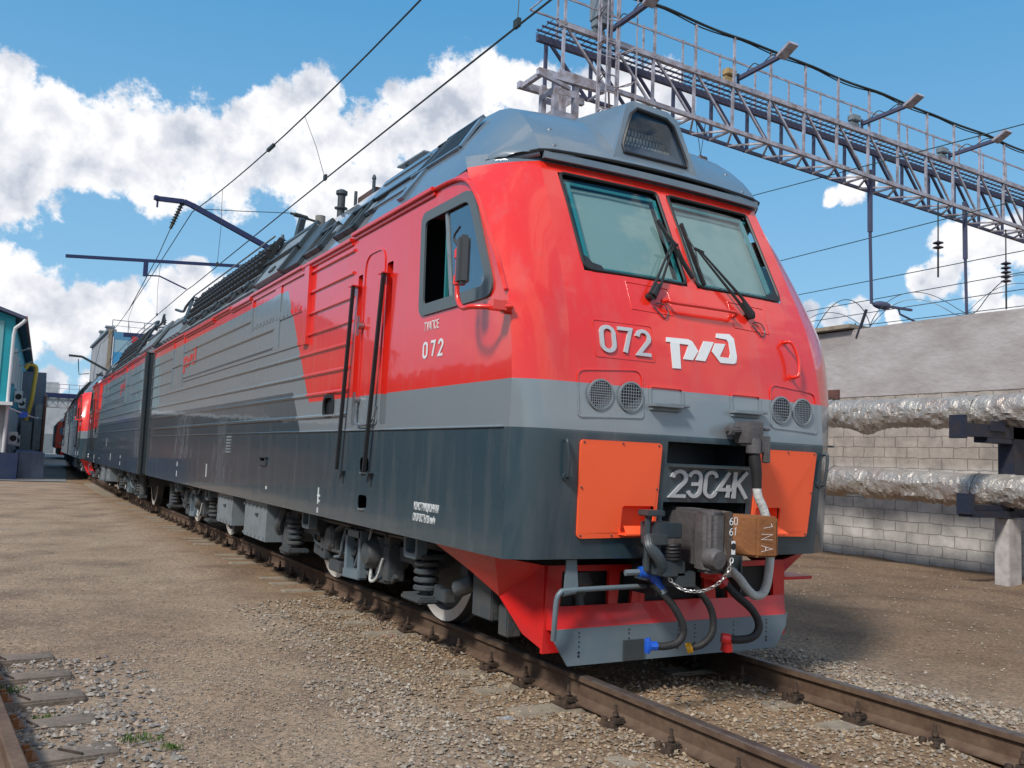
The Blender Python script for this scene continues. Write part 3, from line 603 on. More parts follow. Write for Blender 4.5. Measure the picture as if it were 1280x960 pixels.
    # pipes and boxes on the crown
    m = MB(); m.lathe((-.80, 6.0, 4.35), (0, 0, 1), [(.05, 0), (.05, .20), (.085, .21), (.085, .225), (.05, .235), (.05, .38), (.075, .40), (.075, .44), (.04, .46), (0, .46)], 14); m.build('breather_pipe', 'darkgrey', t, smooth=40)
    m = MB(); m.box(-.62, -.05, 5.3, 5.9, 4.4, 4.72); e_ = m.build('equipment_box', 'rust' if False else mat('brown_box_paint', (.06, .035, .03), .7, noise=((.10, .06, .045), 5, .4, .7)), t, bevel=.01)
    m = MB(); m.cyl((-.64, 5.28, 4.4), (-.64, 5.28, 4.80), .022, 8); m.cyl((-.64, 5.92, 4.4), (-.64, 5.92, 4.80), .022, 8); m.lathe((-.64, 5.28, 4.8), (0, 0, 1), [(.03, 0), (.02, .04), (0, .06)], 8); m.build('post', 'darkgrey', e_)
    m = MB(); m.bar((-.85, 3.9, 4.52), (-.85, 3.2, 4.50), .10, .015); m.bar((-.85, 3.75, 4.36), (-.85, 3.75, 4.52), .03); m.build('deflector_plate', 'grey', t)
    m = MB(); m.bar((-.60, 8.9, 4.40), (-.55, 8.6, 5.05), .09, .09); m.build('disconnector_post', 'darkgrey', t)
    # folded pantograph, low on the crown
    m = MB()
    for s in (-1, 1): m.tube([(s*.35, 10.3, 4.62), (s*.15, 12.9, 4.72)], .025, 6); m.tube([(s*.15, 12.9, 4.72), (s*.4, 10.6, 4.80)], .02, 6)
    m.tube(bez([(-.85, 10.6, 4.66), (-.6, 10.6, 4.80), (0, 10.6, 4.84), (.6, 10.6, 4.80), (.85, 10.6, 4.66)], 5), .022, 6)
    m.box(-.45, .45, 10.2, 10.35, 4.55, 4.62); m.box(-.45, .45, 12.85, 12.95, 4.6, 4.68)
    for x in (-.4, .4):
        for y in (10.3, 12.9): m.cyl((x, y, 4.4), (x, y, 4.6), .05, 8)
    m.build('pantograph', 'darkgrey', t, smooth=40)

def front_details(t):
    # orange panels
    for s in (-1, 1):
        P = roundpoly([(.447, .955), (1.062, .945), (1.098, 1.592), (.447, 1.592)], .035)
        op = [(s*x, z) for x, z in P]; H = rrect(.47, .735, .985, 1.165, .02) if s < 0 else rrect(.47, .735, .985, 1.165, .02)
        hl = [(s*x, z) for x, z in H]
        def mapy(l, d): return [fpt(x, z, d) for x, z in l]
        m = MB(); lo = [op, hl]; A = [mapy(l, .004) for l in lo]; m.plate(A, (0, -.016, 0)); o = m.build('access_panel', 'orange', t)
        m = MB(); x0, x1 = sorted((s*.47, s*.735))
        m.add([(x0, -.01, .985), (x1, -.01, .985), (x1, -.01, 1.165), (x0, -.01, 1.165), (x0+.02, .06, 1.01), (x1-.02, .06, 1.01), (x1-.02, .06, 1.145), (x0+.02, .06, 1.145)], [(0, 1, 5, 4), (1, 2, 6, 5), (2, 3, 7, 6), (3, 0, 4, 7), (4, 5, 6, 7)])
        m.box(x0-.01, x1+.015, -.105, .0, .972, .982); m.add([(x0-.01, -.105, .982), (x1+.015, -.105, .982), (x1-.02, -.02, 1.03), (x0+.03, -.02, 1.03)], [(0, 1, 2, 3)])
        m.build('step', 'orange', o)
        m = MB()
        for x, z in ((.52, .97), (.8, .965), (1.04, .965), (.465, 1.28), (1.065, 1.28), (.475, 1.575), (.77, 1.578), (1.07, 1.575)): m.lathe(fpt(s*x, z, .020), (0, -1, 0), [(.008, 0), (.006, .004), (0, .004)], 6)
        m.build('screw', 'darkgrey', o)
        # grab irons at the corners
        m = MB(); m.tube(bez([(s*1.18, .0, 1.575), (s*1.205, -.06, 1.58), (s*1.205, -.07, 1.54), (s*1.195, -.07, 1.45), (s*1.19, -.06, 1.37), (s*1.185, -.05, 1.345), (s*1.17, .01, 1.345)], 5), .013, 8)
        m.lathe((s*1.18, -.02, 1.575), (0, -1, 0), [(.03, -.01), (.03, .01), (0, .012)], 10); m.lathe((s*1.175, -.02, 1.345), (0, -1, 0), [(.03, -.01), (.03, .01), (0, .012)], 10); m.build('grab_iron', 'darkgrey', t, smooth=50)
        # lamp panel
        m = MB(); P = roundpoly([(.60, 1.755), (1.115, 1.735), (1.12, 2.03), (1.08, 2.055), (.64, 2.085), (.60, 2.05)], .03); q = roundpoly([(.607, 1.762), (1.108, 1.742), (1.113, 2.028), (1.077, 2.049), (.643, 2.079), (.607, 2.046)], .03)
        m.plate([[fpt(s*x, z, .0) for x, z in P], [fpt(s*x, z, .0) for x, z in q]], (0, -.008, 0)); m.build('lamp_panel', 'livery', t)
        for xc, w in ((.945, 0), (.705, 1)):
            zc = 1.893; yc = fy(xc, zc)
            m = MB(); m.lathe((s*xc, yc-.002, zc), (0, -1, 0), [(.106, 0), (.106, .014), (.094, .016), (.090, .002), (.09, -.002)], 28); hl_ = m.build('headlamp', 'grey', t, smooth=35)
            m = MB(); m.lathe((s*xc, yc+.0, zc), (0, -1, 0), [(.092, .003), (0, .003)], 28); m.build('lens', 'black', hl_)
            m = MB(); step = .0165 if w == 0 else .021
            for k in range(-6, 7):
                d = k*step
                if abs(d) > .088: continue
                h = math.sqrt(.0088-d*d) if d*d < .0088 else 0
                h = math.sqrt(max(.09**2-d*d, 0))
                m.box(s*xc-h, s*xc+h, yc-.012, yc-.008, zc+d-.0022, zc+d+.0022); m.box(s*xc+d-.0022, s*xc+d+.0022, yc-.0115, yc-.0075, zc-h, zc+h)
            m.build('mesh_guard', 'steel', hl_)
        # foot rests under the lamps
        xa, xb = (-.549, -.255) if s < 0 else (.19, .49)
        m = MB(); m.plate([[fpt(x, z, .001) for x, z in rrect(xa, xb, 1.82, 1.985, .02)], [fpt(x, z, .001) for x, z in rrect(xa+.012, xb-.012, 1.835, 1.975, .015)]], (0, -.010, 0))
        m.build('step_recess', 'livery', t)
        m = MB(); m.box(xa-.01, xb-.05, -.145, -.05, 1.838, 1.862); m.box(xb-.16, xb+.03, -.115, -.075, 1.850, 1.870); m.box(xa, xb-.03, -.10, -.05, 1.815, 1.84); m.build('footrest', 'grey', t, bevel=.004)
    # bar above the number
    m = MB(); pts = [fpt(-.315, 2.615, .0), fpt(-.315, 2.615, .06), fpt(-.29, 2.60, .07), fpt(0, 2.60, .075), fpt(.29, 2.60, .07), fpt(.315, 2.585, .06), fpt(.315, 2.575, .0)]
    m.tube(bez(pts, 4), .014, 8); m.lathe(fpt(-.315, 2.615), (0, -1, 0), [(.03, 0), (.03, .01), (0, .01)], 10); m.lathe(fpt(.315, 2.575), (0, -1, 0), [(.03, 0), (.03, .01), (0, .01)], 10); m.build('handle', 'red', t, smooth=50)
    m = MB(); m.tube(bez([fpt(.825, 2.425, 0), fpt(.83, 2.43, .06), fpt(.86, 2.40, .075), fpt(.885, 2.29, .075), fpt(.875, 2.19, .07), fpt(.86, 2.16, .06), fpt(.855, 2.155, 0)], 4), .014, 8)
    m.lathe(fpt(.825, 2.425), (0, -1, 0), [(.028, 0), (.028, .01), (0, .01)], 10); m.lathe(fpt(.855, 2.155), (0, -1, 0), [(.028, 0), (.028, .01), (0, .01)], 10); m.build('handle', 'red', t, smooth=50)
    # wipers
    for (bx_, bz, ex, ez, b0, b1) in ((-.455, 2.632, -.125, 3.10, (-.16, 3.30), (.005, 2.84)), (.49, 2.60, .12, 3.08, (.07, 3.31), (.10, 2.80))):
        m = MB(); b = Vector(fpt(bx_, bz, .0)); e = Vector(fpt(ex, ez, .075)); m.cyl(b, b+Vector((0, -.06, 0)), .028, 12)
        for o in (-.022, .022):
            d = (e-b).normalized(); n = d.cross(Vector((0, 1, 0))).normalized()*o; m.tube([b+n+Vector((0, -.05, 0)), b.lerp(e, .25)+n*1.1+Vector((0, -.05, 0)), e+n*.4], [.017, .012, .007], 6)
        m.tube([b+Vector((0, -.05, 0)), b.lerp(e, .2)+Vector((0, -.055, 0))], [.03, .018], 8); m.bar(e+Vector((-.045, 0, .01)), e+Vector((.045, 0, -.01)), .018, .018)
        w = m.build('wiper', 'black', t, smooth=40)
        m = MB(); p0 = Vector(fpt(*b0, .03)); p1 = Vector(fpt(*b1, .03)); m.bar(p0, p1, .018, .03, up=(0, 1, 0)); mid = p0.lerp(p1, .45); m.tube([p0.lerp(p1, .12), mid+Vector((0, -.045, 0)), p0.lerp(p1, .85)], .006, 5); m.build('blade', 'black', w)
        m = MB(); x = bx_+.07; m.tube(bez([fpt(x-.02, bz-.04, .01), fpt(x+.04, bz-.05, .02), fpt(x+.07, bz-.10, .015), fpt(x+.04, bz-.15, .01), fpt(x, bz-.12, .01), fpt(x-.05, bz-.07, .01)], 5), .0045, 5); m.build('washer_hose', 'darkgrey', w)
        m = MB(); q = [(bx_-.17, bz-.11), (bx_+.20, bz-.12), (bx_+.20, bz+.09), (bx_-.17, bz+.10)]; qi = [(bx_-.165, bz-.105), (bx_+.195, bz-.115), (bx_+.195, bz+.085), (bx_-.165, bz+.095)]
        m.plate([[fpt(x, z, .001) for x, z in q], [fpt(x, z, .001) for x, z in qi]], (0, -.004, 0)); m.build('wiper_plate', 'red', t)
    # fleet number, emblem, class plate
    g = MB()
    for ch, x0 in zip('072', (-.925, -.785, -.632)): strokes(g, GL[ch], .14, lambda u, v, d, x0=x0: fpt(x0+u*.215, 2.188+v*.185, .002+d), .012)
    g.build('fleet_number', 'cast', t)
    g = MB()
    for P in RZD: g.plate([[fpt(x, z, .002) for x, z in P]], (0, -.006, 0))
    g.build('railway_emblem', 'white', t)
    m = MB(); m.plate([[fpt(x, z, .001) for x, z in rrect(-.97, -.48, 2.15, 2.41, .02)], [fpt(x, z, .001) for x, z in rrect(-.965, -.485, 2.155, 2.405, .02)]], (0, -.004, 0)); m.build('plate_edge', 'red', t)
    g = MB()
    for ch, x0, sx in (('2', -.345, .26), ('E_', -.195, .235), ('C', -.045, .225), ('4', .085, .25), ('K', .225, .27)): strokes(g, GL[ch], .13, lambda u, v, d, x0=x0, sx=sx: fpt(x0+u*sx, 1.228+v*.19, .003+d), .014)
    g.build('class_number', 'cast', t)

def pilot(t):
    # lifeguard: red frame with openings and the bolted plough plate
    Y = .27
    m = MB()
    out = [(-1.13, .16), (-1.11, .74), (-.395, .735), (-.36, .70), (-.34, .62), (-.28, .47), (.28, .47), (.34, .62), (.36, .70), (.395, .735), (1.11, .74), (1.13, .16)]
    holes = [[(-.99, .70), (-1.0, .455), (-.60, .455), (-.595, .695)], [(-.50, .69), (-.52, .455), (-.40, .455), (-.375, .69)]]; holes += [[(-x, z) for x, z in h] for h in holes]
    m.plate([[(x, Y, z) for x, z in out]]+[[(x, Y, z) for x, z in h] for h in holes], (0, .03, 0))
    for x in (-.31, .31): m.bar((x, Y+.012, .46), (x*.95, Y+.012, .70), .05, .03, up=(0, 1, 0))
    m.add([(-1.11, Y-.002, .465), (1.11, Y-.002, .465), (1.075, Y-.06, .315), (-1.075, Y-.06, .315), (-1.11, Y+.02, .315), (1.11, Y+.02, .315)], [(0, 1, 2, 3), (3, 2, 5, 4), (0, 3, 4), (1, 5, 2)])
    for s in (-1, 1):
        A = [(s*1.47, 1.32, .80), (s*1.47, .36, .80), (s*1.13, Y+.01, .74), (s*1.12, Y+.01, .18), (s*1.2, .42, .27), (s*1.30, .58, .50), (s*1.40, .85, .65)]
        A2 = [(x-s*.03, y+.01, z) for x, y, z in A]; k = len(A); m.add(A+A2, [(0, 1, 6), (1, 5, 6), (1, 2, 5), (2, 4, 5), (2, 3, 4)]+[tuple(q+k for q in f[::-1]) for f in [(0, 1, 6), (1, 5, 6), (1, 2, 5), (2, 4, 5), (2, 3, 4)]]+[(i, (i+1) % k, k+(i+1) % k, k+i) for i in range(k)])
    pl = m.build('lifeguard', 'redframe', t)
    m = MB(); m.plate([[(-1.085, Y-.065, .325), (-1.07, Y-.065, .235), (-.965, Y-.065, .08), (.965, Y-.065, .08), (1.07, Y-.065, .235), (1.085, Y-.065, .325)]], (0, .014, 0)); pp = m.build('plough_plate', 'plow', t)
    m = MB()
    for x in (-.88, -.46, -.02, .14, .52, .86):
        for k, z in enumerate((.295, .27, .235, .205, .165, .14)):
            r = .006 if k < 4 else .010; m.cyl((x, Y-.066, z), (x, Y-.0675, z), r, 8)
    m.build('bolt_hole', 'black', pp)
    m = MB(); m.box(-.51, -.34, Y-.083, Y-.066, .088, .225); m.build('hose_plate', 'darkgrey', pp)
    m = MB(); m.box(-.72, .72, .5, 1.35, .35, .80); m.box(-1.15, 1.15, .36, .42, .44, .72); m.build('buffer_beam', 'black', t)
    m = MB(); m.tube(bez([(-.95, .40, .60), (-.85, .36, .55), (-.80, .33, .50)], 3), [.08, .10, .03]*2+[.03], 10) if False else m.lathe((-.80, .37, .60), (0, -.3, -1), [(.0, -.08), (.10, -.06), (.11, .02), (.06, .07), (.035, .10), (.035, .16), (0, .16)], 12); m.box(-.92, -.70, .36, .42, .60, .66); m.build('horn', 'bogie', t, smooth=40)
    # grab bar and its bracket
    m = MB(); m.tube(bez([(-1.115, .16, .27), (-1.135, .12, .40), (-1.14, .10, .53), (-1.12, .09, .585), (-1.05, .09, .60), (-.6, .10, .605), (-.25, .12, .605)], 6), .018, 8); m.plate([[(-1.09, .085, .60), (-.98, .085, .60), (-1.0, .085, .80), (-1.08, .085, .80)]], (0, .012, 0)); m.cyl((-1.10, .10, .585), (-1.0, .10, .60), .028, 8); m.build('grab_bar', 'plow', t, smooth=50)
    for s in (1,):
        m = MB(); x0, x1 = sorted((s*1.12, s*1.52)); m.box(x0, x1, .35, .62, .565, .59); m.build('corner_step', 'redframe', t)
    # right-hand bracket under the coupler
    m = MB(); m.box(.14, .38, .02, .12, .655, .72); m.box(-.34, -.25, .10, .30, .60, 1.15); m.build('bracket', 'plow', t, bevel=.006)

def coupler(t):
    c = empty('coupler', (0, 0, 0)); c.parent = t
    m = MB()   # knuckle body, slightly swung towards the left
    top = [(-.28, .35), (-.28, -.2), (-.34, -.36), (-.455, -.44), (-.465, -.55), (-.43, -.60), (-.33, -.60), (-.27, -.52), (-.24, -.28), (-.13, -.22), (-.1, -.1), (-.12, .35)]
    m.plate([[(x, y, .775) for x, y in top]], (0, 0, .385)); m.build('head', 'castgrey', c, bevel=.022)
    m = MB(); m.plate([[(x, y, .765) for x, y in [(-.345, -.622), (-.30, -.628), (-.245, -.54), (-.215, -.30), (-.24, -.28), (-.285, -.50), (-.345, -.595)]]], (0, 0, .40)); m.build('wear_face', 'brown', c, bevel=.006)
    m = MB(); m.plate([[(x, y, .86) for x, y in [(-.215, -.22), (-.02, -.34), (.04, -.50), (.19, -.54), (.235, -.47), (.21, -.30), (.12, -.16), (-.1, -.08)]]], (0, 0, .27)); m.build('large_tooth', 'rust', c, bevel=.014)
    m = MB(); m.lathe((-.42, -.60, .87), (0, -1, -.1), [(.068, -.05), (.066, .02), (.055, .04), (0, .045)], 18); m.build('boss', 'castgrey', c, smooth=40)
    m = MB(); m.cyl((-.30, -.633, .95), (-.30, -.636, .95), .022, 10); m.build('pin_hole', 'black', c)
    m = MB(); m.box(-.315, -.285, -.6345, -.6315, .90, .985); strokes(m, GL['0'], .10, lambda u, v, d: (-.335+u*.06+.035, -.634-d, 1.085+v*.05), .001); strokes(m, arcs6, .10, lambda u, v, d: (-.338+u*.06, -.634-d, 1.085+v*.05), .001)
    strokes(m, arcs6, .10, lambda u, v, d: (-.338+u*.06, -.634-d, 1.02+v*.05), .001); strokes(m, [[(.12, .75), (.3, .95), (.2, 0)]], .10, lambda u, v, d: (-.30+u*.06, -.634-d, 1.02+v*.05), .001); m.build('chalk_mark', 'white', c)
    m = MB(); strokes(m, [[(0, 0), (.4, 1), (.8, 0)], [(.2, .4), (.6, .4)]], .05, lambda u, v, d: (.06+v*.075, -.505-.036*v*0-.027*v-d-.012, .90+u*.05), .001)
    strokes(m, [[(0, 1), (0, 0), (.7, 1), (.7, 0)]], .05, lambda u, v, d: (.06+v*.075, -.505-.027*v-d-.012, .98+u*.05), .001); strokes(m, [[(0, .2), (.3, 1), (.8, .9)]], .05, lambda u, v, d: (.06+v*.07, -.505-.027*v-d-.012, 1.055+u*.04), .001); m.build('chalk_mark', 'white', c)
    # centring gear at the left
    m = MB(); m.box(-.63, -.43, -.30, -.10, .97, 1.07); m.cyl((-.66, -.22, .75), (-.66, -.22, 1.15), .022, 10); m.box(-.70, -.56, -.28, -.16, 1.11, 1.15); m.box(-.62, -.45, -.36, -.12, .73, .83); m.tube(bez([(-.68, -.26, .98), (-.70, -.3, .92), (-.66, -.33, .86), (-.62, -.33, .80), (-.6, -.30, .75)], 4), [.04]*17 if False else .04, 8); m.box(-.70, -.58, -.34, -.20, .93, 1.0); m.box(-.52, -.36, -.36, .1, .66, .76); m.build('centring_gear', 'darkgrey', c, bevel=.012)
    m = MB(); hx = []
    for k in range(60): a = k/60*5*2*PI; hx.append((-.535+.045*math.cos(a), -.33+.045*math.sin(a), .83+.11*k/60))
    m.tube(hx, .010, 6); m.build('spring', 'black', c, smooth=50)
    # chain
    m = MB(); pts = bez([(-.60, -.30, .82), (-.57, -.34, .72), (-.50, -.40, .655), (-.42, -.48, .655), (-.38, -.58, .71), (-.36, -.655, .80), (-.335, -.66, .88)], 20); Lc = 0; last = Vector(pts[0]); k = 0
    for i in range(1, len(pts)):
        if (Vector(pts[i])-last).length > .026:
            d = (Vector(pts[i])-last).normalized(); cpt = (Vector(pts[i])+last)/2; sd_ = d.orthogonal().normalized(); sd_ = sd_ if k % 2 else d.cross(sd_)
            loop = [cpt+d*.018*math.cos(a)+sd_*.010*math.sin(a) for a in [2*PI*q/8 for q in range(8)]]; m.tube(loop, .0038, 5, closed=True); last = Vector(pts[i]); k += 1
    m.build('chain', 'chain', c, smooth=50)

arcs6 = [[(.45, .9), (.2, .75), (.05, .4), (.1, .1), (.3, 0), (.48, .15), (.48, .4), (.3, .52), (.1, .4)]]
def hoses(t):
    # left hose with blue valve
    m = MB(); m.tube(bez([(-.56, -.16, .66), (-.50, -.20, .60), (-.44, -.24, .52), (-.385, -.26, .42), (-.375, -.26, .34), (-.42, -.25, .285), (-.50, -.22, .265), (-.57, -.18, .265)], 8), .026, 10); a = m.build('brake_hose', 'hose', t, smooth=60)
    m = MB(); m.tube([(-.64, -.12, .735), (-.55, -.14, .735), (-.46, -.16, .715)], [.035, .05, .045], 12); m.tube([(-.56, -.15, .745), (-.53, -.17, .68), (-.50, -.19, .62)], [.04, .038, .030], 10); m.tube(bez([(-.55, -.18, .76), (-.50, -.20, .80), (-.49, -.20, .88)], 4), .012, 6); m.lathe((-.48, -.15, .735), (1, -.2, -.1), [(.05, -.03), (.055, 0), (.055, .03), (0, .035)], 12)
    m.build('valve', 'blue', a, smooth=40); m = MB(); m.tube([(-.585, -.185, .265), (-.54, -.20, .265)], .03, 8); m.tube([(-.60, -.175, .315), (-.593, -.18, .27), (-.60, -.175, .22)], [.018, .03, .018], 8); m.build('hose_end', 'blue', a, smooth=40)
    m = MB(); m.cyl((-.74, -.10, .73), (-.62, -.12, .735), .02, 8); m.tube([(-.505, -.19, .625), (-.495, -.20, .60)], .031, 10); m.build('pipe', 'plow', a)
    # middle hose with yellow couplings
    m = MB(); m.tube(bez([(-.36, -.10, .675), (-.28, -.16, .655), (-.20, -.22, .60), (-.13, -.25, .50), (-.11, -.26, .40), (-.13, -.26, .32), (-.19, -.24, .26), (-.25, -.20, .235)], 8), .024, 10); a = m.build('brake_hose', 'hose', t, smooth=60)
    m = MB(); m.cyl((-.38, -.09, .68), (-.335, -.12, .67), .036, 10); m.build('coupling', 'yellow', a); m = MB(); m.cyl((-.275, -.185, .228), (-.245, -.205, .238), .034, 10); m.build('coupling', 'yellow', a)
    # right hose with red couplings
    m = MB(); m.tube(bez([(.10, -.12, .66), (.16, -.18, .57), (.25, -.24, .48), (.305, -.26, .39), (.30, -.26, .32), (.25, -.25, .28), (.17, -.22, .265), (.09, -.18, .27)], 8), .028, 10); a = m.build('brake_hose', 'hose', t, smooth=60)
    m = MB(); m.tube([(-.02, -.02, .70), (.08, -.08, .70), (.12, -.13, .62)], [.03, .055, .04], 10); m.lathe((.07, -.08, .72), (0, -.4, 1), [(.045, -.06), (.06, -.02), (.05, .05), (.03, .06), (0, .06)], 12); m.build('coupling', 'redframe', a, smooth=40); m = MB(); m.cyl((.05, -.17, .275), (.10, -.20, .268), .036, 10); m.tube([(.09, -.185, .27), (.10, -.17, .19)], [.03, .045], 8); m.build('coupling', 'redframe', a, smooth=40)
    # jumper cable hanging on the right
    m = MB(); m.tube(bez([(.285, -.24, 1.33), (.295, -.25, 1.25), (.335, -.26, 1.17), (.375, -.27, 1.05), (.40, -.27, .90), (.40, -.26, .75), (.39, -.25, .64), (.36, -.24, .575), (.31, -.22, .56), (.26, -.2, .60), (.20, -.17, .68), (.15, -.12, .74)], 7), .031, 12); a = m.build('jumper_cable', 'cable', t, smooth=60)
    m = MB(); m.tube([(.265, -.23, 1.58), (.27, -.235, 1.50), (.285, -.24, 1.42), (.288, -.242, 1.31)], [.035, .045, .038, .034], 12); m.build('sleeve', 'black', a, smooth=50)
    m = MB(); m.box(.20, .33, -.26, -.10, 1.62, 1.78); m.box(.10, .22, -.16, -.10, 1.70, 1.74); m.cyl((.06, -.16, 1.71), (.22, -.16, 1.71), .018, 8); m.cyl((.08, -.165, 1.71), (.10, -.165, 1.71), .04, 10); m.cyl((.265, -.23, 1.66), (.262, -.23, 1.55), .055, 12); m.box(.30, .39, -.27, -.17, 1.56, 1.68); m.cyl((.33, -.22, 1.73), (.41, -.24, 1.73), .014, 6); m.box(.33, .36, -.30, -.24, 1.49, 1.60); m.tube([(.35, -.2, 1.60), (.41, -.22, 1.56)], .012, 6); m.build('jumper_socket', 'castgrey', a, bevel=.008)

def bogie(t, y0, y1):
    b = empty('bogie'); b.parent = t
    ym = (y0+y1)/2
    m = MB(); 
    for s in (-1, 1):
        x0, x1 = sorted((s*.98, s*1.14)); m.box(x0, x1, y0-.9, y1+.9, .66, .84); m.box(x0, x1, ym-.7, ym+.7, .50, .68)
    m.box(-1.1, 1.1, ym-.25, ym+.25, .45, .8); m.box(-1.1, 1.1, y0-.95, y0-.8, .5, .7); m.box(-1.1, 1.1, y1+.8, y1+.95, .5, .7)
    m.build('frame', 'bogie', b, bevel=.015)
    m = MB(); m.cyl((-.6, y0+.7, .5), (.6, y0+.7, .5), .38, 16); m.build('traction_motor', 'black', b); m = MB(); m.cyl((-.6, y1-.7, .5), (.6, y1-.7, .5), .38, 16); m.build('traction_motor', 'black', b)
    for yc in (y0, y1):
        ax = MB(); ax.cyl((-1.0, yc, .62), (1.0, yc, .62), .09, 14); ax.build('axle', 'bogie', b)
        for s in (-1, 1):
            m = MB(); m.lathe((s*.72, yc, .625), (s, 0, 0), [(.10, .0), (.655, .0), (.655, .03), (.625, .035), (.622, .135), (.52, .135), (.50, .105), (.14, .09), (.14, .14), (0, .14)], 56); m.build('wheel', 'bogie', b, smooth=30)
            m = MB(); m.lathe((s*.72, yc, .625), (s, 0, 0), [(.618, .1365), (.525, .1365)], 56); m.build('wheel_rim', 'wheel', b)
            m = MB(); q = 1 if yc == y1 else -1; m.lathe((s*.88, yc, .62), (s, 0, 0), [(.17, 0), (.19, .05), (.19, .22), (.15, .26), (0, .27)], 20)
            x0, x1 = sorted((s*.95, s*1.16)); m.box(x0, x1, yc-.30, yc+.30, .50, .62)
            ax_ = m.build('axle_box', 'bogie', b, smooth=40)
            for dy in ((-.42,) if yc == y0 else (.42,)):
                m = MB(); X = s*1.22; cy = yc+dy
                for k in range(4): m.lathe((X, cy, .34+.066*k), (0, 0, 1), [(.085, 0), (.105, .012), (.105, .036), (.085, .048)], 16)
                m.cyl((X, cy, .31), (X, cy, .62), .05, 10); m.build('spring', 'bogie', b, smooth=50)
                m = MB(); m.plate([[(X-.13, cy-.16, .25), (X+.13, cy-.16, .25), (X+.13, cy+.22, .25), (X-.13, cy+.22, .25)]], (0, 0, .055)); m.build('spring_seat', 'bogie', b, bevel=.015)
                m = MB(); m.box(X-.10, X+.10, cy-.14, cy+.14, .60, .64); m.build('spring_cap', 'bogie', b, bevel=.015)
            m = MB(); X = s*1.27; m.plate([[(X, y, z) for y, z in rrect(yc-.52, yc-.24, .60, .80, .05)], [(X, y, z) for y, z in rrect(yc-.48, yc-.28, .645, .785, .04)]], (s*.09, 0, 0)); m.build('lifting_loop', 'plow', b, bevel=.006)
            m = MB(); m.bar((s*1.16, yc-.62, .335), (s*1.16, yc-.20, .37), .06, .11); m.box(min(s*1.1, s*1.2), max(s*1.1, s*1.2), yc-.75, yc-.55, .28, .38); m.build('tie_bar', 'bogie', b, bevel=.008)
    for s in (-1, 1):
        X = s*1.24
        m = MB(); m.bar((X, ym-.45, .66), (X, ym-.02, .66), .08, .07); m.bar((X, ym-.45, .28), (X, ym-.02, .26), .10, .09)
        for yy in (ym-.43, ym-.06): m.bar((X, yy, .25), (X, yy, .70), .07, .08, up=(1, 0, 0))
        m.bar((X-.02*s, ym-.4, .62), (X-.05*s, ym-.1, .32), .03, .03); m.build('damper_frame', 'plow', b, bevel=.006)
        m = MB(); m.lathe((s*1.0, ym-.75, .52), (s, 0, .0), [(.0, .36), (.10, .34), (.135, .28), (.14, .1), (.12, .0), (.15, -.02), (.15, -.06)], 20); m.build('brake_cylinder', 'bogie', b, smooth=45)
        m = MB(); m.cyl((s*1.15, y0+.62, .30), (s*1.15, y0+.62, .68), .10, 16); m.cyl((s*1.15, y0+.62, .28), (s*1.15, y0+.62, .31), .12, 16); m.build('damper', 'darkgrey', b, smooth=40)
        m = MB(); m.tube(bez([(s*1.25, y0+.78, .76), (s*1.28, y0+.76, .6), (s*1.27, y0+.70, .42), (s*1.29, y0+.66, .28), (s*1.27, y0+.55, .32), (s*1.26, y0+.45, .5)], 5), .014, 6); m.build('cable', 'cable', b, smooth=50); m = MB(); m.tube(bez([(s*1.2, ym+.1, .76), (s*1.26, ym+.1, .55), (s*1.24, ym+.2, .4), (s*1.2, ym+.5, .35)], 5), .016, 6); m.build('cable', 'plow', b, smooth=50)
        m = MB(); m.box(min(s*1.1, s*1.26), max(s*1.1, s*1.26), ym+.15, ym+.5, .22, .33); m.build('brake_lever', 'bogie', b, bevel=.01)
        m = MB(); m.lathe((s*1.1, ym+.55, .55), (s, 0, 0), [(.13, 0), (.13, .14), (.10, .17), (0, .17)], 16); m.build('brake_actuator', 'bogie', b, smooth=40)
        m = MB(); m.bar((s*1.2, ym-.1, .82), (s*1.2, ym+.8, .5), .07, .05); m.build('brake_rigging', 'bogie', b, bevel=.01); m = MB(); m.box(min(s*1.08, s*1.24), max(s*1.08, s*1.24), ym-1.1, ym-.95, .3, .62); m.build('brake_unit', 'bogie', b, bevel=.01)
        for zz, yy0, yy1, rr in ((.74, y0-.5, y1+.5, .022), (.58, y0+.35, ym+.1, .018), (.44, ym-.2, y1-.3, .02), (.30, y0+.3, ym-.4, .025)):
            m = MB(); xx = s*(1.20+.03*math.sin(zz*20)); m.tube(bez([(xx, yy0, zz+.06), (xx, yy0+.1, zz), (xx, (yy0+yy1)/2, zz-.02), (xx, yy1-.1, zz), (xx, yy1, zz+.08)], 4), rr, 6); m.build('air_pipe', 'bogie', b, smooth=50)
        for yy, z0_, z1_, w_ in ((y0+.95, .34, .60, .16), (y0+1.1, .62, .78, .22), (y1-.75, .30, .52, .2), (y1-.45, .56, .74, .14), (ym+.35, .40, .55, .13), (y0+.35, .62, .80, .16)):
            m = MB(); a_, b_ = sorted((s*1.12, s*1.235)); m.box(a_, b_, yy, yy+w_, z0_, z1_); m.cyl((s*1.235, yy+w_*.5, (z0_+z1_)/2), (s*1.26, yy+w_*.5, (z0_+z1_)/2), .03, 8); m.build('brake_unit', 'bogie', b, bevel=.012)
        m = MB(); m.plate([[(s*1.2, y1+.3, .82), (s*1.2, y1+.9, .82), (s*1.2, y1+.55, .35), (s*1.2, y1+.35, .35)]], (s*.04, 0, 0)); m.box(min(s*1.12, s*1.28), max(s*1.12, s*1.28), y1+.55, y1+.85, .2, .27); m.cyl((s*1.2, y1+.72, .27), (s*1.2, y1+.72, .68), .09, 14); m.cyl((s*1.2, y1+.70, .66), (s*1.2, y1+.70, .72), .11, 14); m.build('side_damper', 'bogie', b, bevel=.008)
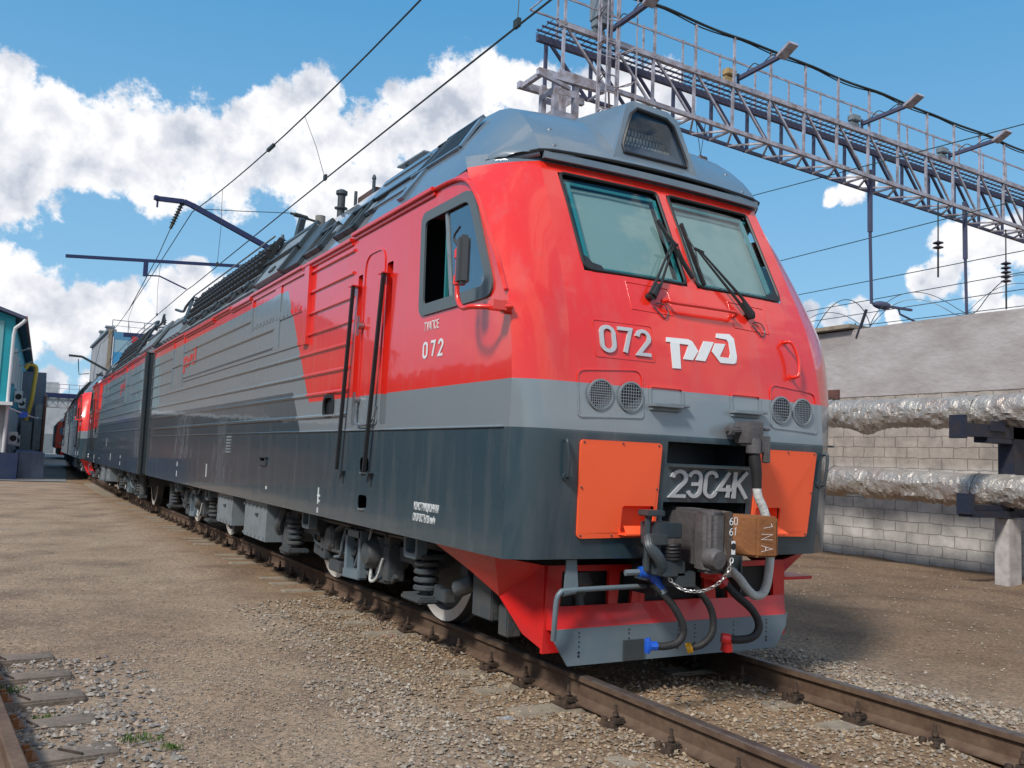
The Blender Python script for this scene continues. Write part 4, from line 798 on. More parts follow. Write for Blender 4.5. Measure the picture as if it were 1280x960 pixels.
        m = MB(); m.box(min(s*1.05, s*1.22), max(s*1.05, s*1.22), y0-1.55, y0-1.25, .28, .60); m.box(min(s*1.08, s*1.2), max(s*1.08, s*1.2), y0-1.75, y0-1.62, .2, .42); m.cyl((s*1.12, y0-1.1, .5), (s*1.2, y0-.95, .42), .07, 10); m.build('sand_box', 'bogie', b, bevel=.01)

def make_section():
    t = empty('electric_locomotive')
    cab_front(t); windscreen(t)
    for s in (-1, 1): side(t, s)
    roof(t); front_details(t); pilot(t); coupler(t); hoses(t)
    bogie(t, 2.38, 5.28); bogie(t, 10.66, 13.56)
    m = MB(); m.box(-1.5, 1.5, .55, 15.85, .80, .83); m.box(-.5, .5, 1.4, 15.5, .45, .80); m.build('underframe', 'darkgrey', t)
    m = MB(); m.box(-1.55, 1.55, 15.88, 15.905, .82, 3.5); m.box(-1.0, 1.0, 15.9, 16.15, 1.2, 3.9); m.box(-1.56, -1.50, 15.78, 15.93, .82, 3.55); m.box(1.50, 1.56, 15.78, 15.93, .82, 3.55); m.build('end_gangway', 'darkgrey', t)
    for s in (-1, 1):
        for (y0, y1, z0) in ((6.12, 7.22, .33), (7.95, 8.9, .38)):
            m = MB(); x0, x1 = sorted((s*.85, s*1.47)); m.box(x0, x1, y0, y1, z0, .80)
            for y in np.arange(y0+.08, y1, .2): m.box(min(s*1.46, s*1.485), max(s*1.46, s*1.485), y, y+.03, z0+.02, z0+.05); m.box(min(s*1.46, s*1.485), max(s*1.46, s*1.485), y, y+.03, .72, .75)
            bx = m.build('battery_box', 'grey', t); m = MB(); m.box(min(s*1.46, s*1.49), max(s*1.46, s*1.49), y0+.4, y0+.5, .62, .65); m.build('latch', 'darkgrey', bx)
        m = MB(); m.cyl((s*1.1, 7.4, .55), (s*1.1, 7.85, .55), .2, 16); m.build('air_tank', 'bogie', t, smooth=40); m = MB(); m.cyl((s*1.1, 9.05, .55), (s*1.1, 9.7, .55), .22, 16); m.build('air_tank', 'bogie', t, smooth=40); m = MB(); m.tube(bez([(s*1.3, 5.95, .75), (s*1.35, 6.0, .55), (s*1.3, 6.05, .45)], 4), [.05]*9, 8); m.build('conduit', 'bogie', t, smooth=40)
    return t

# ------------------------------------------------------------------ ground
def m_dirt():
    m = bpy.data.materials.new('packed_dirt'); m.use_nodes = True; nt = m.node_tree; b = nt.nodes['Principled BSDF']; L = nt.links; N = nt.nodes
    tc = N.new('ShaderNodeTexCoord')
    def noise(sc, det=8, ro=.6):
        n = N.new('ShaderNodeTexNoise'); n.inputs['Scale'].default_value = sc; n.inputs['Detail'].default_value = det; n.inputs['Roughness'].default_value = ro; L.new(tc.outputs['Object'], n.inputs['Vector']); return n.outputs['Fac']
    def ramp(f, pts):
        r = N.new('ShaderNodeValToRGB'); L.new(f, r.inputs[0]); e = r.color_ramp.elements
        while len(e) < len(pts): e.new(.5)
        for q, (p, c) in zip(e, pts): q.position = p; q.color = (*c, 1)
        return r.outputs[0]
    base = ramp(noise(.9), [(.30, (.155, .125, .105)), (.45, (.235, .19, .155)), (.58, (.285, .235, .19)), (.72, (.235, .205, .185))])
    fine = ramp(noise(26, 9, .72), [(.32, (.42, .40, .38)), (.5, (.95, .95, .95)), (.68, (1.5, 1.45, 1.4))])
    mx = N.new('ShaderNodeMix'); mx.data_type = 'RGBA'; mx.blend_type = 'MULTIPLY'; mx.inputs[0].default_value = .9; L.new(base, mx.inputs[6]); L.new(fine, mx.inputs[7])
    v = N.new('ShaderNodeTexVoronoi'); v.inputs['Scale'].default_value = 38; v.inputs['Randomness'].default_value = 1; L.new(tc.outputs['Object'], v.inputs['Vector'])
    peb = N.new('ShaderNodeMapRange'); peb.inputs[1].default_value = .12; peb.inputs[2].default_value = .30; peb.inputs[3].default_value = 1; peb.inputs[4].default_value = 0; L.new(v.outputs['Distance'], peb.inputs[0])
    sel = N.new('ShaderNodeMath'); sel.operation = 'GREATER_THAN'; sel.inputs[1].default_value = .62; sx = N.new('ShaderNodeSeparateColor'); L.new(v.outputs['Color'], sx.inputs[0]); L.new(sx.outputs[0], sel.inputs[0])
    ml = N.new('ShaderNodeMath'); ml.operation = 'MULTIPLY'; L.new(peb.outputs[0], ml.inputs[0]); L.new(sel.outputs[0], ml.inputs[1])
    pc = ramp(sx.outputs[1], [(.0, (.10, .095, .09)), (.5, (.24, .21, .18)), (1, (.36, .33, .29))])
    m2 = N.new('ShaderNodeMix'); m2.data_type = 'RGBA'; L.new(ml.outputs[0], m2.inputs[0]); L.new(mx.outputs[2], m2.inputs[6]); L.new(pc, m2.inputs[7]); L.new(m2.outputs[2], b.inputs['Base Color'])
    b.inputs['Roughness'].default_value = .95; b.inputs['Specular IOR Level'].default_value = .2
    ad = N.new('ShaderNodeMath'); ad.operation = 'MULTIPLY_ADD'; ad.inputs[1].default_value = .5; L.new(ml.outputs[0], ad.inputs[0]); L.new(noise(14, 9, .7), ad.inputs[2])
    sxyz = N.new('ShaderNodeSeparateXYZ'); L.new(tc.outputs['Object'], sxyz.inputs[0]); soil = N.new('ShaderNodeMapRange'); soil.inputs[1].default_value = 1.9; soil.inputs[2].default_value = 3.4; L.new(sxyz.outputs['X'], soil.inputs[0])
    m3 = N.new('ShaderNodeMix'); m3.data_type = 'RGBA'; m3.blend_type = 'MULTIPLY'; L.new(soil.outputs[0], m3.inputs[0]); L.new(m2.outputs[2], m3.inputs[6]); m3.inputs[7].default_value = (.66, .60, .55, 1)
    ax = N.new('ShaderNodeMath'); ax.operation = 'ABSOLUTE'; L.new(sxyz.outputs['X'], ax.inputs[0]); tr_ = N.new('ShaderNodeMapRange'); tr_.inputs[1].default_value = 2.0; tr_.inputs[2].default_value = 1.2; L.new(ax.outputs[0], tr_.inputs[0])
    m4 = N.new('ShaderNodeMix'); m4.data_type = 'RGBA'; m4.blend_type = 'MULTIPLY'; L.new(tr_.outputs[0], m4.inputs[0]); L.new(m3.outputs[2], m4.inputs[6]); m4.inputs[7].default_value = (.84, .75, .65, 1)
    m5 = N.new('ShaderNodeMix'); m5.data_type = 'RGBA'; m5.blend_type = 'MULTIPLY'; m5.inputs[0].default_value = 1; L.new(m4.outputs[2], m5.inputs[6]); m5.inputs[7].default_value = (1.22, 1.11, .98, 1); L.new(m5.outputs[2], b.inputs['Base Color'])
    bp = N.new('ShaderNodeBump'); bp.inputs['Strength'].default_value = .9; bp.inputs['Distance'].default_value = .03; L.new(ad.outputs[0], bp.inputs['Height']); L.new(bp.outputs[0], b.inputs['Normal']); return m
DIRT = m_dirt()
GZ = -.235
def hsh(x, y): return .012*math.sin(x*3.1+1.7*math.sin(y*2.3))+.010*math.sin(y*4.7+x*2.2)+.006*math.sin(x*11+y*9)
def gz(x, y):
    z = GZ+hsh(x, y)
    if abs(x) < 2.4: z += .037*min(1, (2.4-abs(x))/.6)
    if x > 2.2: z += .04*min(1, (x-2.2))
    return z
def ground():
    xs = np.concatenate([[-600, -150, -60, -25, -12], np.arange(-7, 12.6, .16), [18, 40, 120, 500]]); ys = np.concatenate([[-300, -60, -15, -8], np.arange(-6, 24, .16), [30, 45, 80, 160, 400, 1500]])
    m = MB()
    for y in ys:
        for x in xs: m.v.append((x, y, gz(x, y) if -7 < x < 12.5 and -6 < y < 24 else GZ))
    n = len(xs)
    for i in range(len(ys)-1):
        for j in range(n-1): m.f.append((i*n+j, i*n+j+1, (i+1)*n+j+1, (i+1)*n+j))
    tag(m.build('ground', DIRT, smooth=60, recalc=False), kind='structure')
ground()
M_['concrete_road'] = mat('concrete_road', (.25, .245, .24), .9, noise=((.17, .165, .16), .35, .35, .7), bump=(.3, 6))
m = MB(); m.add([(-40, 38, GZ+.02), (-1.7, 38, GZ+.02), (8, 200, GZ+.02), (-30, 200, GZ+.02)], [(0, 1, 2, 3)]); tag(m.build('road', 'concrete_road'), kind='structure')
m = MB(); m.add([(-9, 37.8, GZ+.025), (-1.9, 37.8, GZ+.025), (-1.9, 38.02, GZ+.025), (-9, 38.02, GZ+.025)], [(0, 1, 2, 3)]); tag(m.build('road_joint', 'darkgrey'), kind='structure')

# loose stone
def stones(name, label, regions, pal, cat='gravel'):
    V = []; Fc = []; Cc = []
    base = np.array([(0, 0, 1), (.9, 0, .1), (.28, .86, .15), (-.73, .53, 0), (-.73, -.53, .1), (.28, -.86, 0), (0, 0, -.6)]); tri = [(0, 1, 2), (0, 2, 3), (0, 3, 4), (0, 4, 5), (0, 5, 1), (6, 2, 1), (6, 3, 2), (6, 4, 3), (6, 5, 4), (6, 1, 5)]
    k = 0
    for (x0, x1, y0, y1, n, s0, s1, fz) in regions:
        for _ in range(n):
            x = random.uniform(x0, x1); y = random.uniform(y0, y1); z = fz(x, y)
            if z is None: continue
            r = s0+(s1-s0)*random.random()**2; v = base*(1+.35*(np.random.rand(7, 3)-.5))*np.array([r, r*random.uniform(.6, 1), r*random.uniform(.4, .8)])
            a, b_, c_ = random.uniform(0, 2*PI), random.uniform(-.5, .5), random.uniform(-.5, .5)
            ca, sa = math.cos(a), math.sin(a); Rz = np.array([[ca, -sa, 0], [sa, ca, 0], [0, 0, 1]]); cb, sb = math.cos(b_), math.sin(b_); Rx = np.array([[1, 0, 0], [0, cb, -sb], [0, sb, cb]])
            v = v@Rx.T@Rz.T+np.array([x, y, z]); V.append(v); Fc += [(p+k, q+k, w+k) for p, q, w in tri]; k += 7
            c = pal[int(random.random()*len(pal))]; f = random.uniform(.7, 1.25)
            if -1.75 < x < 1.2 and random.random() < .75: c = (c[0]*.95, c[1]*.87, c[2]*.76)
            Cc += [(c[0]*f, c[1]*f, c[2]*f, 1)]*7
    me = bpy.data.meshes.new(name); me.from_pydata(np.concatenate(V).tolist(), [], Fc); me.update()
    ca_ = me.color_attributes.new('stone_colour', 'FLOAT_COLOR', 'POINT'); ca_.data.foreach_set('color', np.array(Cc, dtype=np.float32).ravel())
    mt = bpy.data.materials.new(name+'_stone'); mt.use_nodes = True; b = mt.node_tree.nodes['Principled BSDF']; at = mt.node_tree.nodes.new('ShaderNodeAttribute'); at.attribute_name = 'stone_colour'; mt.node_tree.links.new(at.outputs['Color'], b.inputs['Base Color']); b.inputs['Roughness'].default_value = .9; b.inputs['Specular IOR Level'].default_value = .25
    me.materials.append(mt); o = bpy.data.objects.new(name, me); COL.objects.link(o); tag(o, label, cat, kind='stuff'); return o
PAL = [(.30, .25, .20), (.33, .275, .215), (.27, .24, .21), (.30, .235, .17), (.37, .33, .28), (.20, .175, .15), (.32, .255, .20)]
def fall(f, x0, x1):      # thinning towards the region's edge
    def g(x, y):
        e = min(x-x0, x1-x)
        return None if random.random() > min(1, e/.45+.08) else f(x, y)
    return g
main_f = lambda x, y: gz(x, y)+random.uniform(-.004, .012)
stones('ballast', 'loose tan and grey crushed stone beside and between the rails', [
    (-2.35, -.82, -4.3, 1.6, 9000, .010, .026, fall(main_f, -3.2, -.3)), (-3.4, -.82, -4.3, 3.5, 16000, .006, .013, fall(main_f, -4.2, -.3)),
    (-2.2, -.85, 1.6, 5.0, 3500, .012, .026, fall(main_f, -2.2, -.3)),
    (-.70, .70, -4.3, .6, 6500, .010, .024, main_f), (-.70, .70, .6, 6, 1500, .012, .026, main_f),
    (.85, 2.3, -3.6, 3.2, 9500, .012, .030, fall(main_f, .3, 2.3)),
    (.85, 1.9, 3.2, 8, 1500, .014, .03, fall(main_f, .3, 1.9)),
    (-5.9, -2.2, -4.0, 9.0, 16000, .004, .012, main_f), (1.9, 10, -3, 8, 3500, .008, .02, main_f)], PAL)
ballast2 = stones('side_track_ballast', 'pale grey pebbles between the wooden sleepers at the lower left', [
    (-5.9, -3.25, -3.5, 2.9, 11000, .012, .034, fall(main_f, -7, -3.25))], [(.26, .235, .21), (.33, .30, .27), (.20, .185, .17), (.30, .24, .19), (.16, .15, .145)])
bm = bmesh.new(); bmesh.ops.create_icosphere(bm, subdivisions=3, radius=.06)
for v in bm.verts:
    n_ = v.co.normalized(); k_ = .8+.25*math.sin(n_.x*5+1)*math.cos(n_.y*4)+.12*math.sin(n_.z*9+n_.x*7); v.co = Vector((v.co.x*1.2*k_, v.co.y*.8*k_, max(v.co.z*.55*k_, -.02)))
me = bpy.data.meshes.new('stone'); bm.to_mesh(me); bm.free(); o = bpy.data.objects.new('stone', me); COL.objects.link(o); o.location = (-1.46, .12, GZ+.035); me.materials.append(mat('pale_stone', (.30, .31, .33), .9, noise=((.2, .2, .2), 20, .4, .7), bump=(.5, 60))); tag(o, 'large pale stone lying in the ballast beside the left rail', 'stone')

# ------------------------------------------------------------------ rails and sleepers
M_['railside'] = mat('rusty_rail', (.085, .048, .032), .8, noise=((.15, .10, .065), 7, .35, .7), bump=(.3, 30))
M_['railtop'] = mat('worn_rail_head', (.16, .13, .115), .38, metal=.5, noise=((.09, .06, .05), 12, .45, .75))
M_['concrete'] = mat('concrete_sleeper', (.30, .25, .19), .9, noise=((.19, .155, .115), 9, .4, .7), bump=(.5, 35))
M_['woodsl'] = mat('weathered_wood', (.22, .175, .14), .9, noise=((.10, .085, .07), 4, .4, .7), bump=(.6, 25))
M_['fast'] = mat('greasy_fastening', (.035, .025, .02), .7, noise=((.09, .055, .035), 14, .4, .7), bump=(.5, 40))
PROF = [(-.075, -.180), (.075, -.180), (.075, -.170), (.025, -.155), (.010, -.140), (.009, -.055), (.016, -.045), (.0365, -.038), (.0365, -.008), (.028, 0), (-.028, 0), (-.0365, -.008), (-.0365, -.038), (-.016, -.045), (-.009, -.055), (-.010, -.140), (-.025, -.155), (-.075, -.170)]
def rail(path, label, group):
    m = MB(); n = len(PROF); path = [Vector(p) for p in path]
    for i, p in enumerate(path):
        t = (path[min(i+1, len(path)-1)]-path[max(i-1, 0)]).normalized(); x = Vector((t.y, -t.x, 0))
        for a, z in PROF: m.v.append(tuple(p+x*a+Vector((0, 0, z))))
    for i in range(len(path)-1):
        for k in range(n): m.f.append((i*n+k, i*n+(k+1) % n, (i+1)*n+(k+1) % n, (i+1)*n+k))
    o = m.build('rail', 'railside', smooth=35); o.data.materials.append(M_['railtop'])
    for f in o.data.polygons:
        if f.center.z > -.006: f.material_index = 1
    return tag(o, label, 'rail', group)
def trk(x):   # main track: straight, then easing to the right
    pts = []
    for y in list(np.arange(-9, 34, 1.5))+list(np.arange(34, 120, 3)):
        pts.append((x+.00045*max(0, y-17)**2, y, 0))
    return pts
rail(trk(-.797), 'rusty left rail under the white-rimmed wheels, bolts standing along it', 'rails of the main track')
rail(trk(.797), 'rusty right rail of the main track, beside the brown dirt', 'rails of the main track')
def sleeper(label):
    t = empty('sleeper'); tag(t, label, 'sleeper', 'concrete sleepers under the main track')
    m = MB()
    for a, b in ((-1.36, -.35), (.35, 1.36)):
        m.add([(a, -.14, -.33), (b, -.14, -.33), (b, .14, -.33), (a, .14, -.33), (a+.02, -.10, -.188), (b-.0, -.10, -.205 if a < 0 else -.188), (b, .10, -.205 if a < 0 else -.188), (a+.02, .10, -.188)], [(0, 3, 2, 1), (4, 5, 6, 7), (0, 1, 5, 4), (1, 2, 6, 5), (2, 3, 7, 6), (3, 0, 4, 7)])
    m.box(-.36, .36, -.10, .10, -.33, -.225); m.build('beam', 'concrete', t, bevel=.012)
    for s in (-1, 1):
        m = MB(); c = .797*s; m.box(c-.19, c+.19, -.085, .085, -.190, -.176)
        for q in (-1, 1):
            x = c+q*.115; m.cyl((x, 0, -.176), (x, 0, -.055), .012, 8); m.cyl((x, 0, -.125), (x, 0, -.100), .022, 6); m.box(x-.05 if q > 0 else x-.02, x+.02 if q > 0 else x+.05, -.035, .035, -.168, -.135)
            x = c+q*.165; m.cyl((x, .05, -.176), (x, .05, -.135), .024, 6); m.cyl((x, -.045, -.176), (x, -.045, -.14), .020, 6); m.box(x-.02, x+.02, -.06, .06, -.18, -.160)
        m.build('rail_fastening', 'fast', t, bevel=.003)
    return t
sp0 = sleeper('')
ys = [-4.08+.545*k for k in range(75)]
for i, y in enumerate(ys):
    o = sp0 if i == 0 else copy_tree(sp0)
    o.location = (.0006*max(0, y-17)**2, y+random.uniform(-.02, .02), random.uniform(-.004, .002)); o.rotation_euler.z = random.uniform(-.01, .01)
    o['label'] = 'concrete sleeper ahead of the locomotive, its tan end showing in the ballast' if y < .15 else 'concrete sleeper beneath the train, dark bolts beside the left rail'
# side track at the lower left
def side_rail(dx): return [(-4.22+dx-.085*(y-.35)*-1*-1 if False else -4.22+dx-.08*(y-.35), y, -.03) for y in (-6, -3, 0, 1.2, 3, 6)]
rail(side_rail(0), 'worn rail with a rust-orange side at the lower left corner of the photo', 'rails of the side track')
rail(side_rail(-1.59), 'rail of the side track lying behind the one in the corner', 'rails of the side track')
w0 = None
labs = {0: 'split grey wooden sleeper nearest the lower left corner of the photo', 1: 'grey wooden sleeper second from the lower left corner, a chip across its top', 2: 'grey wooden sleeper third from the lower left corner, half sunk in dirt', 3: 'pale bleached wooden sleeper farthest up the side track, its end lost in the dirt'}
for k in range(-3, 5):
    y = .42+.62*k
    m = MB(); L_ = 2.75+random.uniform(-.06, .06); m.box(-L_/2, L_/2, -.115, .115, -.28, -.175)
    t = empty('wooden_sleeper'); m.build('timber', 'woodsl', t, bevel=.014)
    for s in (-1, 1):
        q = MB(); c = s*.795; q.box(c-.17, c+.17, -.08, .08, -.186, -.165); 
        for a in (-.12, .12):
            for b in (-.05, .05): q.box(c+a-.018, c+a+.018, b-.018, b+.018, -.165, -.12)
        q.build('tie_plate', 'rust', t, bevel=.003)
    u = random.uniform(-.10, .12); q = MB(); q.bar((1.10+u, -.08, -.168), (1.03+u*.6, .06, -.168), .010, .010); q.build('staple', 'fast', t)
    t.location = (-5.03-.08*(y-.35), y, -.03); t.rotation_euler.z = .08+random.uniform(-.015, .015)
    tag(t, labs.get(k, 'grey wooden sleeper of the side track, out past the lower left corner' if k < 0 else 'wooden sleeper of the side track buried in dirt up to its top'), 'sleeper', 'wooden sleepers of the side track')

# weeds
M_['weed'] = mat('weed_leaf', (.075, .13, .03), .8)
for i, (x, y, r, lab) in enumerate([(-3.55, .62, .10, 'small green weed growing at the end of the nearest wooden sleeper'), (-3.42, .42, .05, 'tiny green weed in the pebbles right of the nearest wooden sleeper'), (-4.02, 1.25, .05, 'tuft of green weed between two wooden sleepers beside the rail'), (-4.22, 2.05, .10, 'dark green weed at the left edge above the wooden sleepers')]):
    m = MB()
    for k in range(int(900*r)+25):
        a = random.uniform(0, 2*PI); d = r*random.random()**.6; cx, cy = x+d*math.cos(a)*1.3, y+d*math.sin(a)*.7; h = random.uniform(.01, .045); w = random.uniform(.006, .014); b = random.uniform(0, 2*PI)
        m.add([(cx, cy, gz(cx, cy)+.012), (cx+w*math.cos(b), cy+w*math.sin(b), gz(cx, cy)+.012+h*.6), (cx+w*.4*math.cos(b+1), cy+w*.4*math.sin(b+1), gz(cx, cy)+.012+h)], [(0, 1, 2)])
    tag(m.build('weed', 'weed', recalc=False), lab, 'weed', 'weeds in the gravel')
m = MB(); m.add([(-1.15+.1*math.cos(a)*(1+.2*math.sin(3*a)), 2.95+.2*math.sin(a), GZ+.032) for a in np.linspace(0, 2*PI, 14)[:-1]], [tuple(range(13))]); tag(m.build('paint_spot', mat('faded_red_paint', (.38, .10, .06), .9)), 'faded red paint spot on the dirt beside the left rail', 'paint spot')

# ------------------------------------------------------------------ the train
loco = make_section(); tag(loco, 'red and grey locomotive numbered 072, orange panels and coupler facing the camera', 'locomotive')
loco2 = copy_tree(loco); loco2.rotation_euler.z = PI-math.radians(.6); loco2.location = (.08, 32.40, 0); tag(loco2, 'rear half of the grey and red locomotive, coupled back to back behind the leading section', 'locomotive')
a3 = math.radians(2.0)
loco3 = copy_tree(loco); loco3.rotation_euler.z = -a3; loco3.location = (.12, 36.0, 0); tag(loco3, 'next locomotive on the bend, its red cab showing past the rear section', 'locomotive')
loco4 = copy_tree(loco); loco4.rotation_euler.z = PI-a3; loco4.location = (.12+32.4*math.sin(a3), 36.0+32.4*math.cos(a3), 0); tag(loco4, 'farthest dark ribbed section, left end of the train beside the small red locomotive', 'locomotive')

# ------------------------------------------------------------------ wall, pipes, wire on the right
def m_blocks():
    m = bpy.data.materials.new('block_wall'); m.use_nodes = True; nt = m.node_tree; b = nt.nodes['Principled BSDF']; L = nt.links; N = nt.nodes
    tc = N.new('ShaderNodeTexCoord'); sp = N.new('ShaderNodeSeparateXYZ'); L.new(tc.outputs['Object'], sp.inputs[0]); cb = N.new('ShaderNodeCombineXYZ')
    L.new(sp.outputs['Y'], cb.inputs[0]); L.new(sp.outputs['Z'], cb.inputs[1])
    nz = N.new('ShaderNodeTexNoise'); nz.inputs['Scale'].default_value = 3.5; nz.inputs['Detail'].default_value = 6; L.new(tc.outputs['Object'], nz.inputs['Vector'])
    wb = N.new('ShaderNodeVectorMath'); wb.operation = 'MULTIPLY_ADD'; L.new(nz.outputs['Color'], wb.inputs[0]); wb.inputs[1].default_value = (.10, .08, 0); L.new(cb.outputs[0], wb.inputs[2])
    br = N.new('ShaderNodeTexBrick'); br.inputs['Scale'].default_value = 1; br.inputs['Brick Width'].default_value = .50; br.inputs['Row Height'].default_value = .205; br.inputs['Mortar Size'].default_value = .009; br.inputs['Mortar Smooth'].default_value = .4; br.inputs['Bias'].default_value = -.2
    br.inputs['Color1'].default_value = (.60, .57, .545, 1); br.inputs['Color2'].default_value = (.54, .505, .48, 1); br.inputs['Mortar'].default_value = (.36, .33, .31, 1); L.new(wb.outputs[0], br.inputs['Vector'])
    # bare, unpainted blocks in the middle courses
    band = N.new('ShaderNodeMapRange'); band.inputs[1].default_value = 1.55; band.inputs[2].default_value = 1.72; L.new(sp.outputs['Z'], band.inputs[0])
    mx = N.new('ShaderNodeMix'); mx.data_type = 'RGBA'; mx.blend_type = 'MULTIPLY'; L.new(band.outputs[0], mx.inputs[0]); L.new(br.outputs['Color'], mx.inputs[6]); mx.inputs[7].default_value = (.74, .68, .64, 1)
    n2 = N.new('ShaderNodeTexNoise'); n2.inputs['Scale'].default_value = 2; n2.inputs['Detail'].default_value = 9; n2.inputs['Roughness'].default_value = .65; L.new(tc.outputs['Object'], n2.inputs['Vector'])
    r = N.new('ShaderNodeMapRange'); r.inputs[1].default_value = .35; r.inputs[2].default_value = .7; r.inputs[3].default_value = .62; r.inputs[4].default_value = 1.1; L.new(n2.outputs['Fac'], r.inputs[0])
    m3 = N.new('ShaderNodeMix'); m3.data_type = 'RGBA'; m3.blend_type = 'MULTIPLY'; m3.inputs[0].default_value = 1; L.new(mx.outputs[2], m3.inputs[6]); L.new(r.outputs[0], m3.inputs[7]); L.new(m3.outputs[2], b.inputs['Base Color'])
    b.inputs['Roughness'].default_value = .95
    iv = N.new('ShaderNodeMath'); iv.operation = 'MULTIPLY_ADD'; iv.inputs[1].default_value = -1.2; L.new(br.outputs['Fac'], iv.inputs[0]); L.new(n2.outputs['Fac'], iv.inputs[2])
    bp = N.new('ShaderNodeBump'); bp.inputs['Strength'].default_value = .8; bp.inputs['Distance'].default_value = .03; L.new(iv.outputs[0], bp.inputs['Height']); L.new(bp.outputs[0], b.inputs['Normal']); return m
M_['blocks'] = m_blocks()
M_['plaster'] = mat('grey_render', (.42, .385, .385), .95, noise=((.29, .255, .245), 1.3, .36, .70), bump=(.8, 6), stretch=(1, .8, 1.5))
wl = empty('boundary_wall', (0, 0, 0)); tag(wl, 'long grey block wall with rendered upper part, running behind the two pipes', 'wall')
m = MB(); m.box(11.0, 11.4, -6, 62, -.4, 3.05); m.build('block_courses', 'blocks', wl)
m = MB(); ysw = list(np.arange(-6, 62.1, 1.0)); tops = [4.47+.012*math.sin(y*1.3)-.012*max(0, 5-y)*0 for y in ysw]
for i in range(len(ysw)-1):
    m.add([(10.992, ysw[i], 3.05), (11.42, ysw[i], 3.05), (11.42, ysw[i], tops[i]), (10.992, ysw[i], tops[i]), (10.992, ysw[i+1], 3.05), (11.42, ysw[i+1], 3.05), (11.42, ysw[i+1], tops[i+1]), (10.992, ysw[i+1], tops[i+1])], [(0, 4, 7, 3), (1, 2, 6, 5), (3, 7, 6, 2), (0, 1, 5, 4)])
m.build('rendered_band', 'plaster', wl)
m = MB(); m.box(10.85, 11.6, 7.7, 62, 4.49, 4.58); m.build('coping', 'concrete', wl, bevel=.01)
m = MB(); m.box(10.95, 10.998, 8.05, 8.6, 3.02, 3.22); m.box(10.96, 10.998, 8.35, 8.47, 2.1, 3.0); m.build('bricked_patch', mat('dull_red_brick', (.13, .055, .045), .9, noise=((.07, .035, .03), 8, .4, .6)), wl)

M_['foil'] = mat('foil_lagging', (.47, .43, .39), .38, metal=.5, noise=((.36, .28, .25), 1.8, .45, .75), bump=(1.0, 26))
from mathutils import noise as mn
def lagged_pipe(x, z, r, label):
    m = MB(); n = 40; ys_ = np.arange(-1, 17, .022); sd_ = random.random()*90
    for i, y in enumerate(ys_):
        for k in range(n):
            a = 2*PI*k/n; low = max(0, -math.sin(a)); ca, sa = math.cos(a), math.sin(a)
            fold = 1-2*abs(mn.noise(Vector((y*3.2+sd_, ca*1.3, sa*1.3)))); crump = 1-2*abs(mn.noise(Vector((y*11+sd_, ca*3.0, sa*3.0+y*2))))
            w = .030*fold+.022*crump+.010*(1-2*abs(mn.noise(Vector((y*24+sd_, ca*6, sa*6))))); sag = (low**2)*(.11*max(0, mn.noise(Vector((y*.9+sd_, 3, 1))))*2+.05*max(0, mn.noise(Vector((y*3.3+sd_, 5, 1)))))
            rr = r+w*(.7+.6*low)+sag; m.v.append((x+rr*ca, y, z+rr*sa-.03*math.sin(y*.7+sd_)))
    for i in range(len(ys_)-1):
        for k in range(n): m.f.append((i*n+k, i*n+(k+1) % n, (i+1)*n+(k+1) % n, (i+1)*n+k))
    t = empty('heating_pipe', (0, 0, 0)); tag(t, label, 'pipe', 'foil-lagged pipes along the wall'); m.build('lagging', 'foil', t, smooth=28, recalc=False)
    for yk in np.arange(1.1, 16, 2.9):
        m = MB(); m.tube([(x+(r+.034)*math.cos(a), yk+.02*math.sin(a*2), z+(r+.034)*math.sin(a)-.03*math.sin(yk*.7+sd_)) for a in np.linspace(0, 2*PI, 25)[:-1]], .005, 4, closed=True); m.build('tie_wire', 'wire', t)
    return t
M_['wire'] = mat('dark_wire', (.02, .03, .03), .6)
lagged_pipe(9.5, 2.60, .215, 'upper foil-wrapped heating pipe along the grey wall')
lagged_pipe(9.5, 1.32, .215, 'lower foil-wrapped heating pipe, sagging lagging under it')
sp_ = empty('pipe_support', (9.7, 3.6, -.25)); tag(sp_, 'white post and dark steel bracket carrying both foil pipes at the right edge', 'pipe support')
def loc(o, p): o.location = -Vector(p); return o
M_['navy'] = mat('dark_navy_steel', (.018, .024, .045), .5, noise=((.04, .03, .03), 5, .45, .75), bump=(.3, 20))
m = MB(); m.box(9.48, 9.82, 3.5, 3.74, -.3, .84); loc(m.build('post', mat('whitewashed_concrete', (.46, .43, .42), .9, noise=((.3, .27, .26), 5, .4, .7), bump=(.3, 20)), sp_, bevel=.01), (9.7, 3.6, -.25))
m = MB(); m.box(8.55, 9.95, 3.50, 3.74, .86, .96); m.box(8.62, 9.9, 3.56, 3.70, .96, 1.05); m.box(8.52, 8.60, 3.49, 3.75, .90, 1.22); loc(m.build('lower_bracket', 'navy', sp_, bevel=.006), (9.7, 3.6, -.25))
m = MB(); m.box(9.62, 9.95, 3.50, 3.76, .96, 2.34); loc(m.build('column', 'navy', sp_, bevel=.006), (9.7, 3.6, -.25))
m = MB(); m.box(8.40, 9.95, 3.50, 3.74, 2.10, 2.30); m.box(8.95, 9.6, 3.5, 3.74, 2.02, 2.10); m.box(8.34, 8.42, 3.49, 3.75, 2.06, 2.42); m.box(9.0, 9.35, 3.46, 3.5, 2.2, 2.36); loc(m.build('upper_bracket', 'navy', sp_, bevel=.006), (9.7, 3.6, -.25))
m = MB(); m.cyl((9.92, 3.42, -.3), (9.90, 3.44, .9), .035, 10); m.cyl((9.93, 3.42, .32), (10.9, 3.42, .34), .012, 6); loc(m.build('brace', 'navy', sp_), (9.7, 3.6, -.25))

